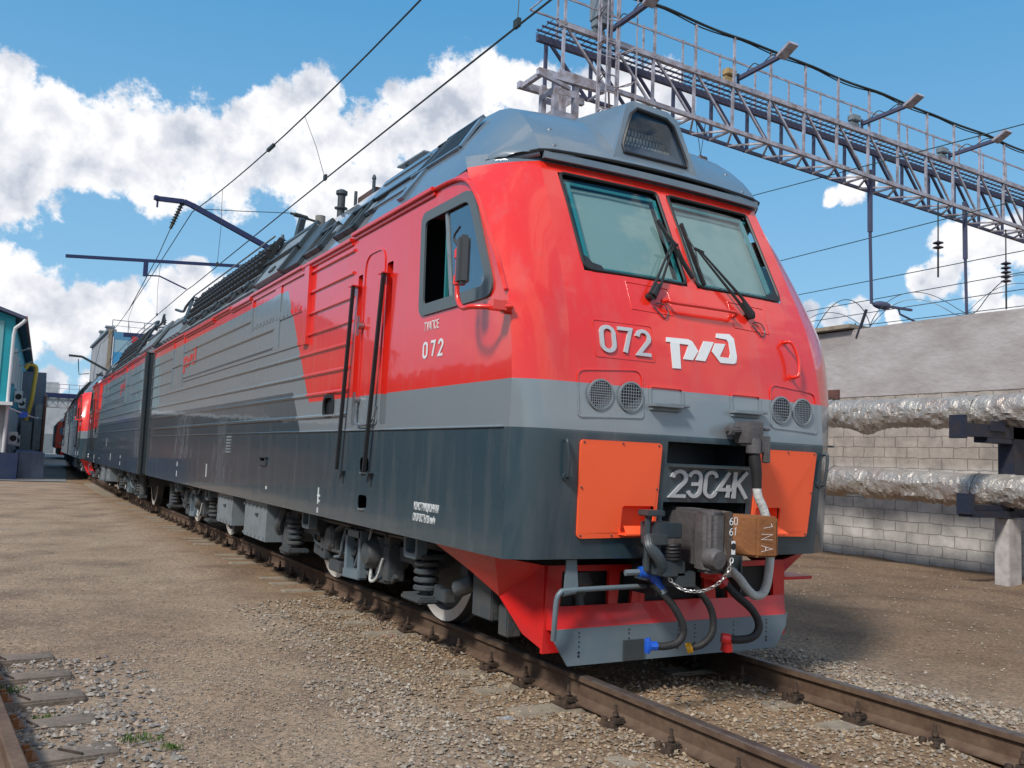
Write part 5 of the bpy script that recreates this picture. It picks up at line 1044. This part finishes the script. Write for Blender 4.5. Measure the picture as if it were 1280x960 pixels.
M_['wire'] = mat('dark_wire', (.02, .03, .03), .6)
M_['galv'] = mat('razor_wire_steel', (.09, .10, .10), .5, metal=.5)
m = MB(); P = []
for k in range(0, 700):
    a = k/20*2*PI*.5; y = 2.0+k*.048; P.append((11.18+.30*math.cos(a*1.0)*(.9+.1*math.sin(k*.13)), y+.25*math.sin(a*.5), 4.80+.33*math.sin(a)+.05*math.sin(k*.11)))
m.tube(P, .009, 4); P2 = [(11.10+.22*math.cos(k*.21+1), 2+k*.07, 4.72+.22*math.sin(k*.21+1)) for k in range(420)]; m.tube(P2, .007, 4); m.tube([(11.18, 0, 4.86), (11.18, 12, 4.80), (11.18, 34, 4.86)], .008, 4)
rz = m.build('razor_wire', 'galv', smooth=60); tag(rz, 'coiled razor wire looping along the top of the grey wall', 'razor wire')
for k, (y, lab) in enumerate([(7.62, 'dark steel bracket leaning out of the wall top beside the locomotive'), (3.1, 'dark steel bracket on the wall top at the right edge'), (14.5, 'steel bracket of the wall top hidden behind the locomotive')]):
    m = MB(); m.bar((11.0, y+.02, 4.28), (11.0, y-.22, 4.86), .05, .04); m.bar((11.0, y+.06, 4.42), (11.1, y+.14, 4.62), .03); tag(m.build('wall_bracket', 'navy'), lab, 'bracket', 'brackets of the razor wire')

# ------------------------------------------------------------------ lattice gantry over the yard
M_['truss'] = mat('weathered_galvanised_steel', (.44, .43, .50), .55, metal=.3, noise=((.22, .17, .16), 6, .4, .7))
M_['trussdark'] = mat('dark_painted_steel', (.06, .065, .12), .6)  # darker steel colour for rear members, grating, arms and roofs
M_['cream'] = mat('yellowed_lamp_box', (.42, .30, .14), .5)
g = empty('lattice_gantry', (4, 8.2, GZ)); tag(g, 'long grey lattice gantry with walkway and handrails above the right side', 'gantry')
O = (4, 8.2, GZ)
def gp(m, name, mt, **k): o = m.build(name, mt, g, **k); o.location = -Vector(O); return o
YF_, YR = 7.95, 8.62; XE = 27.0
zt = lambda x: 9.12-.024*(x-3.7); zb = lambda x: 8.22-.034*(x-4.4)
m = MB(); m.bar((3.62, YF_, zt(3.42)), (XE, YF_, zt(XE)), .08, .085); m.bar((3.62, YF_, zb(3.42)), (XE, YF_, zb(XE)), .07, .08); gp(m, 'chord', 'truss')
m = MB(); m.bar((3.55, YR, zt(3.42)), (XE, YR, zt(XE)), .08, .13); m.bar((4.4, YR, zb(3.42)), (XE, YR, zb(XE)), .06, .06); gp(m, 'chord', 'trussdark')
px_ = [3.70+1.0*k for k in range(24)]
m = MB()
for k, x in enumerate(px_):
    m.bar((x, YF_, zb(x)), (x, YF_, zt(x)), .05, .045, up=(0, 1, 0))
    if k+1 < len(px_): m.bar((x+.06, YF_+.01, zt(x)), (x+.95, YF_+.01, zb(x+1)), .042, .04, up=(0, 1, 0))
gp(m, 'web', 'truss')
m = MB()
for k, x in enumerate(px_):
    m.bar((x+.05, YR, zb(x)), (x+.05, YR, zt(x)), .06, .05, up=(0, 1, 0))
    if k+1 < len(px_): m.bar((x+.1, YR, zt(x)), (x+1, YR, zb(x+1)), .05, .05, up=(0, 1, 0))
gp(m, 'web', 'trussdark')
m = MB()
for k, x in enumerate(px_[1:]):
    m.bar((x, YF_, zb(x)), (x, YR, zb(x)), .04); m.bar((x, YF_, zb(x)), (x+.5, YR, zb(x+.5)), .035); m.bar((x+.5, YR, zb(x+.5)), (x+1, YF_, zb(x+1)), .035)
gp(m, 'bottom_bracing', 'truss')
m = MB(); x = 3.5
while x < XE: m.bar((x, YF_, zt(x)+.06), (x+.02, YR, zt(x)+.06),   .010, .010); x += .15
for yy in (8.12, 8.29, 8.46): m.bar((3.45, yy, zt(3.45)+.055), (XE, yy, zt(XE)+.055), .03)
gp(m, 'walkway_grating', 'trussdark')
for k, x in enumerate(px_):
    m = MB(); m.bar((x, YF_-.03, zt(x)), (x, YF_-.03, zt(x)+1.0), .045, .04, up=(0, 1, 0)); gp(m, 'railing_post', 'truss')
    m = MB(); m.bar((x+.3, YR+.04, zt(x)), (x+.3, YR+.04, zt(x)+1.0), .035, .03, up=(0, 1, 0)); gp(m, 'railing_post', 'truss')
m = MB(); m.bar((3.4, YR+.04, zt(3.4)+.98), (XE, YR+.04, zt(XE)+.98), .025); m.bar((3.4, YR+.04, zt(3.4)+.5), (XE, YR+.04, zt(XE)+.5), .03); m.bar((3.4, YF_-.03, zt(3.4)+.48), (XE, YF_-.03, zt(XE)+.48), .02); m.bar((3.4, YF_-.03, zt(3.4)+.5), (3.4, YR+.04, zt(3.4)+.5), .02); gp(m, 'handrail', 'truss')
m = MB(); P = [(x, YF_-.05+.02*math.sin(x*1.9), zt(x)+1.0-.025*abs(math.sin(x*PI/2))) for x in np.arange(3.4, XE, .25)]; m.tube(P, .026, 6); m.tube([(p[0], p[1]+.03, p[2]-.03-.02*math.sin(p[0]*3)) for p in P], .014, 5); gp(m, 'cable_bundle', 'wire', smooth=60)
# column under its left end, with caged ladder
m = MB()
for x in (3.60, 4.02):
    for y in (8.0, 8.42): m.box(x-.05, x+.05, y-.05, y+.05, GZ, 8.15)
for z in np.arange(.3, 8.0, .42): m.box(3.6, 4.02, 7.945, 7.955, z, z+.12); m.box(3.6, 4.02, 8.465, 8.475, z, z+.12); m.box(3.545, 3.555, 8.0, 8.42, z, z+.12); m.box(4.065, 4.075, 8.0, 8.42, z, z+.12)
m.bar((3.2, YF_, 8.15), (4.6, YF_, 8.15), .10, .12); m.bar((3.2, YR, 8.15), (4.6, YR, 8.15), .10, .12); m.bar((3.3, YF_, 8.15), (3.3, YR, 8.15), .08); m.bar((3.05, YF_-.25, 8.0), (3.8, YF_-.1, 7.95), .06)
gp(m, 'column', 'truss')
m = MB()
for x in (4.35, 4.75): m.bar((x, 7.80, .3), (x, 7.80, 10.2), .035, .035, up=(0, 1, 0))
for z in np.arange(.4, 9.3, .32): m.bar((4.35, 7.80, z), (4.75, 7.80, z), .022)
for z in np.arange(2.6, 10.2, .62): m.tube([(4.35, 7.80, z)]+[(4.55+.34*math.sin(a), 7.80-.36*(1-math.cos(a))*.9, z) for a in np.linspace(-1.9, 1.9, 11)]+[(4.75, 7.80, z)], .012, 5)
for a in (-1.2, -.4, .4, 1.2): m.bar((4.55+.34*math.sin(a*1.6), 7.80-.32*(1-math.cos(a*1.6))-.0, 2.6), (4.55+.34*math.sin(a*1.6), 7.80-.32*(1-math.cos(a*1.6)), 10.1), .02)
gp(m, 'caged_ladder', 'truss')
m = MB(); m.box(4.46, 4.78, 8.0, 8.3, 9.55, 10.7); m.box(4.52, 4.72, 7.95, 8.0, 9.4, 9.6); m.lathe((4.62, 8.1, 9.42), (0, 0, 1), [(.10, 0), (.13, .04), (.08, .08), (.08, .14)], 10); gp(m, 'switch_box', 'grey', bevel=.01)
for x0, l0, l1 in ((11.98, 7.8, 5.2), (15.4, 7.7, 5.0)):     # hanging drop posts
    m = MB(); m.bar((x0-.02, 8.1, l0+.4), (x0, 8.1, l0-1.0), .08, .08, up=(0, 1, 0)); m.bar((x0, 8.1, l0-1.0), (x0+.06, 8.1, l1), .05, .05, up=(0, 1, 0)); gp(m, 'drop_post', 'trussdark')
m = MB(); m.lathe((12.1, 8.1, 5.2), (1, 0, .02), [(.03, 0), (.07, .08), (.09, .2), (.09, .4), (.07, .5), (.03, .55)], 12); m.bar((12.1, 8.1, 5.2), (13.4, 8.1, 5.22), .06, .05); m.tube([(12.95, 8.1, 5.2), (13.0, 8.1, 5.08), (13.9, 8.1, 4.9)], .022, 6); gp(m, 'registration_arm', 'trussdark', smooth=40)
for k, (x, lab) in enumerate([(4.75, 'floodlight arm above the gantry column, cut by the top edge'), (7.95, 'floodlight arm with yellowish box, second from the left on the gantry'), (11.65, 'floodlight arm in the middle of the gantry, pale lamp head raised'), (14.75, 'floodlight arm near the right edge of the gantry'), (18.6, 'floodlight arm at the far right of the gantry, mostly out of frame')]):
    t = empty('floodlight', (x, 8.05, zt(x)+.25)); tag(t, lab, 'floodlight', 'floodlight arms on the gantry')
    m = MB(); m.bar((0, 0, 0), (0, -1.1, .04), .075, .075); m.cyl((0, .02, -.25), (0, .02, .1), .03, 8); m.build('arm', 'trussdark', t)
    m = MB(); m.box(-.12, .12, -1.45, -1.08, .05, .12, rot=Matrix.Rotation(-.45, 3, 'X')); m.build('lamp_head', 'truss' if k else 'truss', t, bevel=.01)
    m = MB(); m.box(-.32, -.06, -.02, .16, .02, .16); m.box(-.34, -.08, .0, .14, -.14, -.01); m.build('bracket_box', 'cream' if k in (1,) else 'grey', t, bevel=.02)
    m = MB(); m.tube(bez([(.0, -.2, .05), (0, -.4, .16), (0, -.6, .06), (0, -.85, .14), (0, -1.05, .1)], 4), .010, 5); m.build('lead', 'wire', t)
# insulators and the wires of the far tracks
def insulator(p, n, lab, top):
    t = empty('insulator', p); tag(t, lab, 'insulator', 'insulators hanging from the gantry')
    m = MB(); pr = [(.02, 0)]
    for k in range(n): pr += [(.03, -.02-.11*k), (.11, -.05-.11*k), (.12, -.07-.11*k), (.03, -.10-.11*k)]
    m.lathe((0, 0, 0), (0, 0, 1), pr, 14); m.build('discs', mat('glazed_insulator', (.05, .035, .05), .25) if 'discs' not in M_ else M_['discs'], t, smooth=40)
    m = MB(); m.bar((0, 0, 0), (0, 0, top), .022); m.bar((0, 0, -.11*n), (0, 0, -.11*n-.65), .03); m.build('hanger', 'wire', t)
insulator((14.22, 8.0, 6.95), 2, 'short two-disc insulator hanging from the gantry, left of two small ones', .9)
insulator((16.88, 8.0, 6.85), 5, 'five-disc insulator hanging from the gantry at the right edge', .8)
t = empty('insulator', (6.95, 8.0, 7.30)); tag(t, 'ribbed brown insulator on a V of wires above the locomotive roof', 'insulator')
m = MB(); m.lathe((0, 0, 0), (0, 0, 1), [(.03, .16), (.05, .12), (.13, .10), (.14, .02), (.09, -.02), (.15, -.06), (.15, -.14), (.10, -.18), (.16, -.22), (.14, -.34), (.05, -.40), (0, -.42)], 16); m.build('discs', mat('brown_glazed_insulator', (.06, .035, .03), .3), t, smooth=40)
m = MB(); m.tube([(-.16, 0, .95), (0, 0, .16), (.12, 0, .92)], .009, 5); m.build('hanger', 'wire', t)
WIRES = [((11, 10.72, 8.07), (11, 4.09, 7.77), 'upper green-grey wire crossing in front of the gantry'), ((12.5, 11.09, 6.78), (12.5, 6.4, 6.87), 'wire rising to the right just below the gantry'), ((14.25, 12.15, 6.27), (14.25, 6.01, 6.34), 'wire carried by the small two-disc insulator'), ((15.4, 13.05, 6.04), (15.4, 6.69, 6.15), 'wire passing between the two small insulators above the wall'), ((16.9, 14.09, 5.75), (16.9, 7.57, 5.68), 'lowest far wire, carried by the five-disc insulator')]
M_['gwire'] = mat('patinated_copper_wire', (.03, .06, .055), .5)
for a, b, lab in WIRES:
    a, b = Vector(a), Vector(b); d = b-a; m = MB(); m.tube([a-d*6, a-d*3, a, b, b+d*1, b+d*3], .011, 5); tag(m.build('overhead_wire', 'gwire'), lab, 'wire', 'wires over the far tracks')

# ------------------------------------------------------------------ catenary of the main track
M_['bluesteel'] = mat('blue_painted_arm', (.012, .022, .09), .45)
M_['mastconc'] = mat('mast_concrete', (.22, .215, .20), .9, noise=((.15, .145, .135), 4, .4, .7), bump=(.3, 12))
cm = empty('catenary_mast', (3.85, 22, GZ)); tag(cm, 'concrete mast behind the locomotive with two dark blue arms over the track', 'mast')
def cp(m, name, mt, **k): o = m.build(name, mt, cm, **k); o.location = (-3.85, -22, -GZ); return o
m = MB(); m.tube([(3.85, 22, GZ), (3.82, 22, 8.82)], [.2, .155], 18); cp(m, 'mast', 'mastconc', smooth=50)
m = MB()
for o in (-.05, .05): m.bar((-1.0, 22+o, 8.50), (-.24, 22+o, 8.54), .05, .12); m.bar((-.24, 22+o, 8.54), (0, 22+o, 8.47), .05, .13); m.bar((0, 22+o, 8.47), (3.75, 22+o, 6.98), .05, .14)
m.bar((-1.0, 21.9, 8.52), (-1.0, 22.1, 8.52), .1); m.bar((-.95, 22, 8.5), (-.95, 22, 8.25), .05); cp(m, 'upper_arm', 'bluesteel')
m = MB(); m.bar((-3.17, 22, 6.50), (3.75, 22, 7.08), .075, .085); m.bar((-1.13, 22, 6.66), (-1.13, 22, 6.22), .12, .08); m.tube([(-1.13, 22, 6.25), (-.75, 22, 6.28), (.0, 22, 6.0)], .022, 6); cp(m, 'lower_arm', 'bluesteel', smooth=40)
m = MB(); m.tube([(-.28, 22, 8.5), (-.45, 22, 8.0), (-.55, 22, 7.7)], [.045]*3, 8)
for k in range(8): m.lathe(Vector((-.30, 22, 8.42)).lerp(Vector((-.54, 22, 7.75)), k/8), (.3, 0, .95), [(.02, 0), (.085, .03), (.02, .05)], 8)
m.tube([(-.55, 22, 7.7), (-.82, 22, 6.87), (-1.48, 22, 5.22)], .012, 5); cp(m, 'stay_insulator', 'wire')
m = MB(); m.bar((2.87, 22, 8.75), (3.7, 22, 8.62), .06); m.lathe((2.95, 22, 8.74), (1, 0, -.12), [(.02, 0), (.07, .05), (.07, .45), (.02, .5)], 8); m.tube([(0, 22, 8.38), (1.4, 22, 8.55), (2.87, 22, 8.75)], .012, 5); cp(m, 'top_bracket', 'wire')
def contact(x, y): return x+.0006*max(0, y-17)**2
P = [(0, y, 5.96+.02*math.sin(y*.2)) for y in range(-30, 22, 3)]+[(contact(0, y), y, 5.98) for y in range(22, 110, 6)]
m = MB(); m.tube(P, .012, 6); cw = m.build('contact_wire', 'wire'); tag(cw, 'lower wire over the track, crossing the white cloud down to the arm', 'wire')
def mess(y):
    if y <= 22: u = (y-(-30))/52; return 8.28-1.9*4*u*(1-u)*.49 if False else 7.44+.0031*max(0, y-5.5)**2*1.0 if y > 5.5 else 7.44+.0014*(5.5-y)**2
    u = (y-22)/40 % 1; return 8.3-3.2*u*(1-u)
m = MB(); m.tube([(contact(0, y), y, mess(y)) for y in list(np.arange(-30, 22, 1.5))+[22]+list(np.arange(23.5, 110, 2))], .014, 6)
m.bar((0, 12.9, mess(12.9)), (0, 13.4, mess(13.4)), .06, .06); tag(m.build('messenger_wire', 'wire'), 'upper sagging wire running from the top edge to the blue arm', 'wire')
for y, dy, lab in ((10.8, -1.45, 'thin dropper joining the two wires in front of the white cloud'), (3.0, 0, 'dropper between the two wires above the frame'), (17.8, 0, 'dropper hanging from the bent arm side, faint against the blue sky'), (28, 0, 'faint dropper beyond the blue arms'), (36, 0, 'faintest dropper, far beyond the blue arms')):
    m = MB(); m.tube([(contact(0, y), y, mess(y)), (.03, y+dy*.5, (mess(y)+5.98)/2), (contact(0, y+dy), y+dy, 5.98)], .006, 4); m.box(contact(0, y+dy)-.02, contact(0, y+dy)+.02, y+dy-.05, y+dy+.05, 5.96, 6.05); tag(m.build('dropper', 'wire'), lab, 'dropper', 'droppers of the contact line')
for (x0, y, lab, a) in ((.9, 60, 'distant thin mast with a bent arm above the roofs', [(-.78, 7.16), (0, 7.14), (1.9, 6.2), (4.6, 5.1)]), ):
    t = empty('catenary_mast', (4.7, y, GZ)); tag(t, lab, 'mast'); m = MB(); m.tube([(0, 0, 0), (0, 0, 9)], [.2, .15], 12); m.build('mast', 'mastconc', t)
    m = MB()
    for p, q in zip(a, a[1:]): m.bar((p[0]-4.7, 0, p[1]-GZ), (q[0]-4.7, 0, q[1]-GZ), .10, .14)
    m.tube([(-4.9, 0, 7.2), (-4.85, 0, 6.6), (-4.8, 0, 6.2), (-4.2, 0, 6.3)], .03, 5); m.build('arm', 'wire', t)

# ------------------------------------------------------------------ buildings on the left and far ahead
M_['teal'] = mat('teal_cladding', (.006, .30, .36), .55, noise=((.01, .24, .29), 1.5, .4, .7))
M_['tealp'] = mat('pale_teal_panel', (.16, .36, .38), .55)
M_['palewall'] = mat('pale_grey_wall', (.42, .44, .45), .85, noise=((.30, .32, .34), .8, .4, .7))
M_['brick'] = mat('brown_brick', (.20, .105, .08), .9, noise=((.13, .07, .055), 3, .4, .7), bump=(.4, 14))
M_['pane'] = mat('dark_window_pane', (.02, .03, .04), .08)
M_['whitetrim'] = mat('white_trim', (.60, .61, .62), .5)
M_['browntrim'] = mat('rusty_roof_edge', (.20, .10, .075), .7)
tb = empty('workshop_building', (-4.1, 40, GZ), -math.radians(2.27)); tag(tb, 'teal workshop with a brick ground floor and white downpipe at the left edge', 'building')
def tp(m, name, mt, p=tb, **k): return m.build(name, mt, p, **k)
m = MB(); m.box(-13, -.02, 0, 96, 3.25, 7.1); m.add([(-13, 0, 7.1), (-.02, 0, 7.1), (-6.5, 0, 9.2), (-13, .3, 7.1), (-.02, .3, 7.1), (-6.5, .3, 9.2)], [(0, 1, 2), (5, 4, 3)]); tp(m, 'upper_wall', 'teal'); m = MB(); m.box(-13, -1.0, -.05, -.005, 3.34, 6.9); m.add([(-13, -.04, 6.9), (-1.6, -.04, 6.9), (-6.5, -.04, 9.0)], [(0, 1, 2)]); tp(m, 'front_render', mat('brownish_front_render', (.24, .19, .17), .85, noise=((.17, .13, .12), .8, .4, .7)))
m = MB(); m.box(-13, 0, .02, 96, 0, 3.25); tp(m, 'lower_wall', 'palewall')
m = MB(); m.box(-13, -.35, -.03, .02, 0, 3.2); tp(m, 'brick_front', 'brick')
m = MB()
m.box(-1.0, -.42, -.04, 0, 3.5, 6.9)
tp(m, 'cladding_panel', 'tealp')
m = MB(); m.add([(.42, -.5, 7.12), (-6.5, -.5, 9.45), (-6.5, 96, 9.45), (.42, 96, 7.12), (.42, -.5, 6.98), (-6.5, -.5, 9.3), (-6.5, 96, 9.3), (.42, 96, 6.98)], [(0, 1, 2, 3), (7, 6, 5, 4), (0, 4, 5, 1), (3, 2, 6, 7), (0, 3, 7, 4)]); m.add([(-13.4, -.5, 7.12), (-6.5, -.5, 9.45), (-6.5, 96, 9.45), (-13.4, 96, 7.12)], [(3, 2, 1, 0)]); tp(m, 'roof', 'trussdark')
m = MB(); m.box(.36, .46, -.5, 96, 6.96, 7.14); tp(m, 'gutter', 'browntrim')
m = MB(); m.tube([(.40, -.45, 7.0), (.30, -.42, 6.85), (.02, -.25, 6.6), (-.02, -.2, 6.3), (-.03, -.12, 3.3), (-.03, -.12, .1)], .075, 8); tp(m, 'downpipe', 'whitetrim', smooth=50)
m = MB(); m.box(-13, .18, -.75, .0, 3.2, 3.34); tp(m, 'canopy', 'whitetrim')
for x in (-.45, -2.2, -4.0): m = MB(); m.box(x, x+.12, -.7, -.58, 0, 3.2); tp(m, 'canopy_post', 'whitetrim')
for k, y in enumerate([2.5, 7, 12, 18, 25, 33, 42, 52]):
    for z in (4.4,):
        m = MB(); m.box(-.03, .02, y, y+1.6, z, z+1.5); w = tp(m, 'window', 'pane'); m = MB()
        for a in ((y-.08, y, z-.08, z+1.58), (y+1.6, y+1.68, z-.08, z+1.58), (y, y+1.6, z-.08, z), (y, y+1.6, z+1.5, z+1.58), (y+.77, y+.83, z, z+1.5)): m.box(-.02, .05, *a)
        m.build('frame', 'whitetrim', w)
for y, z in ((3.6, 1.5), (10, 1.4), (6.5, 3.6), (15, 3.6), (21, 1.6)):
    m = MB(); m.box(.0, .38, y, y+.85, z, z+.6); a = tp(m, 'air_conditioner', 'whitetrim', bevel=.02); m = MB(); m.lathe((.2, y-.002, z+.3), (0, -1, 0), [(.15, 0), (.14, .01), (0, .012)], 14); m.box(.381, .386, y+.08, y+.6, z+.06, z+.54); m.build('fan_grille', 'black', a)
for y in (1.2, 9, 20): m = MB(); m.bar((0, y, 5.6), (.6, y, 5.9), .05); m.bar((.6, y-.02, 5.9), (.6, y+.5, 5.88), .16, .08); tp(m, 'wall_lamp', 'grey')
t = tag(empty('cable_marker', (-3.62, 41, 2.5)), 'small blue tag hanging on the cable beside the workshop', 'tag'); m = MB(); m.plate([[(0, 0, 0), (.32, 0, .02), (.34, 0, .26), (.04, 0, .28), (-.02, 0, .12)]], (0, .03, 0)); m.build('tag', 'blue', t)
m = MB(); m.tube(bez([(-4.2, 40.4, 2.95), (-3.7, 40.8, 2.75), (-2.9, 43, 2.55), (-2.6, 50, 2.75), (-2.0, 60, 2.9)], 6), .035, 6); tag(m.build('slack_cable', 'whitetrim'), 'pale slack cable strung along the workshop wall', 'cable')
m = MB(); m.box(-6.5, -3.64, 39.2, 39.35, GZ, .93); m.box(-3.66, -3.56, 39.2, 39.4, GZ, 1.0); tag(m.build('fence_panel', mat('dark_blue_sheet', (.015, .03, .085), .45, noise=((.03, .045, .09), 3, .4, .7)), bevel=.01), 'dark blue sheet fence at the foot of the teal workshop', 'fence')
for k, (x, y, lab) in enumerate([(-3.2, 40.5, 'grey-blue low barrier beyond the dark blue fence'), ]):
    m = MB(); m.box(x-.3, x+.7, y, y+30, GZ, .95); tag(m.build('low_wall', mat('blue_grey_plinth', (.10, .13, .19), .8, noise=((.07, .09, .14), 2, .4, .7))), lab, 'wall')
m = MB(); m.tube(bez([(-3.35, 52, 5.5), (-3.2, 52, 5.72), (-2.95, 52, 5.72), (-2.80, 52, 5.5), (-2.85, 52, 4.6), (-2.92, 52, 3.6), (-3.1, 52, 2.6)], 6), .11, 12); tag(m.build('gas_pipe', mat('yellow_gas_pipe', (.55, .36, .05), .5), smooth=60), 'yellow gas pipe bent over beside the workshop wall', 'pipe')
t = tag(empty('annex_building', (-2.6, 58, GZ), -math.radians(2.3)), 'narrow blue-grey annex crowded with pipes behind the yellow gas pipe', 'building')
m = MB(); m.box(-2.5, .55, 0, 24, 0, 6.0); m.build('wall', mat('blue_grey_wall', (.14, .17, .22), .85, noise=((.09, .11, .15), 1.2, .4, .7)), t)
for k in range(5): m = MB(); m.box(-.2+.0, .58, 1+4.3*k, 3.2+4.3*k, 2.2, 3.8); m.build('window', 'pane', t)
for k in range(3): m = MB(); m.tube([(.62, -.1+5*k, .1), (.62, -.1+5*k, 4.5), (.62, 2+5*k, 4.7)], .08, 8); m.build('pipe', 'browntrim', t)
m = MB(); m.box(-.6, .0, -.6, -.02, .2, 2.9); m.box(.1, .5, -.5, -.02, 1.2, 4.0); m.build('duct', 'grey', t)
t = tag(empty('warehouse', (4, 150, GZ)), 'plain white-grey building closing the end of the yard', 'building')
m = MB(); m.box(-6.5, 4, 0, 20, 0, 8.4); m.build('wall', 'palewall', t); m = MB(); m.box(-6.7, 4.2, -.2, 20.2, 8.4, 8.7); m.build('roof', 'grey', t)
m = MB(); m.box(-6.5, -.8, -.15, 0, 8.7, 11.0); m.build('parapet', 'palewall', t); m = MB(); m.box(-3, -1, -.1, 0, 0, 3); m.build('gate', 'grey', t)
# tall block with blue glazing
t = tag(empty('office_block', (3.35, 80, GZ)), 'tall grey concrete block with a blue glazed end, roof railing on top', 'building')
m = MB(); m.box(0, 16, 0, 17, 0, 11.6); m.build('wall', mat('grey_concrete_panels', (.30, .31, .33), .9, noise=((.23, .24, .26), .4, .4, .7)), t)
m = MB(); m.box(.35, 15.5, -.08, -.01, 3.2, 8.6); m.build('glazing', mat('deep_blue_glazing', (.005, .16, .55), .15), t)
m = MB(); m.box(.35, 15.5, -.07, -.01, 8.6, 9.8); m.build('glazing', mat('sky_blue_glazing', (.04, .26, .50), .12), t)
m = MB(); m.box(.35, 15.5, -.06, -.01, 9.8, 10.9); m.build('glazing', mat('pale_blue_panel', (.26, .40, .48), .3), t)
m = MB(); m.box(.35, 15.5, -.07, -.01, 10.9, 11.55); m.build('glazing', mat('blue_panel', (.08, .24, .40), .3), t)
for x in np.arange(.35, 15.6, 2.2): m = MB(); m.box(x-.04, x+.04, -.12, -.08, 3.2, 11.1); m.build('mullion', 'whitetrim', t)
m = MB(); m.box(-.05, .22, -.15, .2, 0, 11.75); m.build('corner_pier', 'concrete', t)
m = MB(); m.box(-.2, .6, .2, 17, 11.6, 11.8); m.build('roof_edge', 'grey', t)
m = MB()
for x in np.arange(.2, 15.8, 1.3): m.bar((x, 0, 11.6), (x, 0, 12.6), .06)
m.bar((.2, 0, 12.6), (15.8, 0, 12.6), .06); m.bar((.2, 0, 12.1), (15.8, 0, 12.1), .04); m.build('roof_railing', 'grey', t)
for y, h in ((5, .9), (11, 1.1)): m = MB(); m.box(.2, .8, y, y+.8, 11.6, 11.6+h); m.box(.1, .9, y-.1, y+.9, 11.6+h, 11.75+h); m.build('roof_vent', 'grey', t)
for y, z in ((5, 7.6), (11, 6.6)): m = MB(); m.box(-.02, .0, y, y+3.2, z, z+.5); m.build('window', 'pane', t)
t = tag(empty('signal_beam', (3, 60, GZ)), 'blue beam with a red bracket in front of the blue glazed block', 'beam')
m = MB(); m.bar((-.6, 0, 9.1), (4.6, 0, 9.25), .25, .28); m.bar((4.5, 0, 0), (4.5, 0, 9.4), .25, .25); m.build('beam', 'bluesteel', t); m = MB(); m.bar((.1, -.1, 9.0), (.1, -.1, 8.6), .35, .4); m.bar((.4, -.1, 8.8), (1.9, -.1, 8.0), .18, .14); m.bar((1.0, -.1, 8.9), (2.0, -.1, 8.75), .12, .1); m.build('bracket', 'redframe', t)
# far gantry
t = tag(empty('lattice_gantry', (0, 90, GZ)), 'small distant gantry spanning the gap beside the far red locomotive', 'gantry')
m = MB(); m.box(-1.5, 3.6, -.4, .4, 5.95, 6.35); m.build('walkway', 'bluesteel', t); m = MB()
for k in range(6): x = -1.4+.85*k; m.bar((x, 0, 5.0), (x, 0, 6.0), .07); m.bar((x, 0, 6.0), (x+.85, 0, 5.0), .05); m.bar((x+.85, 0, 6.0), (x, 0, 5.0), .05); m.bar((x, -.4, 6.3), (x, -.4, 7.2), .05)
m.bar((-1.4, 0, 5.0), (3.6, 0, 5.0), .08); m.bar((-1.4, -.4, 7.2), (3.6, -.4, 7.2), .05); m.bar((-1.4, -.4, 6.8), (3.6, -.4, 6.8), .04); m.build('truss', 'truss', t)
m = MB(); m.bar((-1.5, 0, 0), (-1.5, 0, 6), .2); m.bar((3.7, 0, 0), (3.7, 0, 6), .2); m.build('leg', 'trussdark', t)
# old red locomotive far down the yard
t = tag(empty('electric_locomotive', (2.15, 96, 0), -math.radians(2)), 'small distant orange-red locomotive with a blue-tinted windscreen', 'locomotive')
m = MB(); m.plate([[(-1.5, 0, .9), (1.5, 0, .9), (1.55, 0, 2.2), (1.35, 0, 3.55), (-1.35, 0, 3.55), (-1.55, 0, 2.2)]], (0, 15, 0)); b = m.build('body', mat('faded_red_paint_far', (.42, .05, .03), .5), t, bevel=.05)
m = MB(); m.plate([[(-1.4, .1, 3.55), (1.4, .1, 3.55), (1.0, .2, 3.95), (-1.0, .2, 3.95)]], (0, 14.6, 0)); m.build('roof', 'roof', t, bevel=.04)
for s in (-1, 1):
    x0, x1 = sorted((s*.12, s*1.15)); m = MB(); m.box(x0, x1, -.03, .02, 2.3, 3.0); m.build('windscreen', mat('blue_screen_glass', (.08, .20, .32), .1), t)
    m = MB(); m.lathe((s*1.0, -.01, 1.4), (0, -1, 0), [(.14, 0), (.12, .05), (0, .05)], 10); m.build('headlamp', 'grey', t)
    x0, x1 = sorted((s*1.5, s*1.57)); m = MB(); m.box(x0, x1, 1.2, 15, 1.0, 3.3); m.build('side_wall', mat('dark_green_side', (.03, .05, .04), .5), t)
m = MB(); m.box(-1.2, 1.2, .4, 14.6, .25, .9); m.build('underframe', 'black', t)
m = MB(); m.box(-1.0, 1.0, -.3, .1, .2, .7); m.build('lifeguard', 'redframe', t)
# unseen workshop added left of the camera so the locomotive's side reflects dark
t = tag(empty('reflected_workshop', (-13, 10, GZ)), 'added low workshop beyond the left edge, unseen, mirrored in the locomotive side', 'building')
m = MB(); m.box(-6, 0, -26, 27, 0, 4.6); m.build('wall', mat('pinkish_brown_render', (.17, .125, .11), .9, noise=((.10, .085, .08), .5, .4, .65)), t)
m = MB(); m.box(-6.4, .4, -26.4, 27.4, 4.6, 4.9); m.build('roof', 'trussdark', t)
for k in range(10): m = MB(); m.box(-.02, .03, -24+5.1*k, -21.6+5.1*k, 1.4, 3.4); w = m.build('window', 'pane', t)
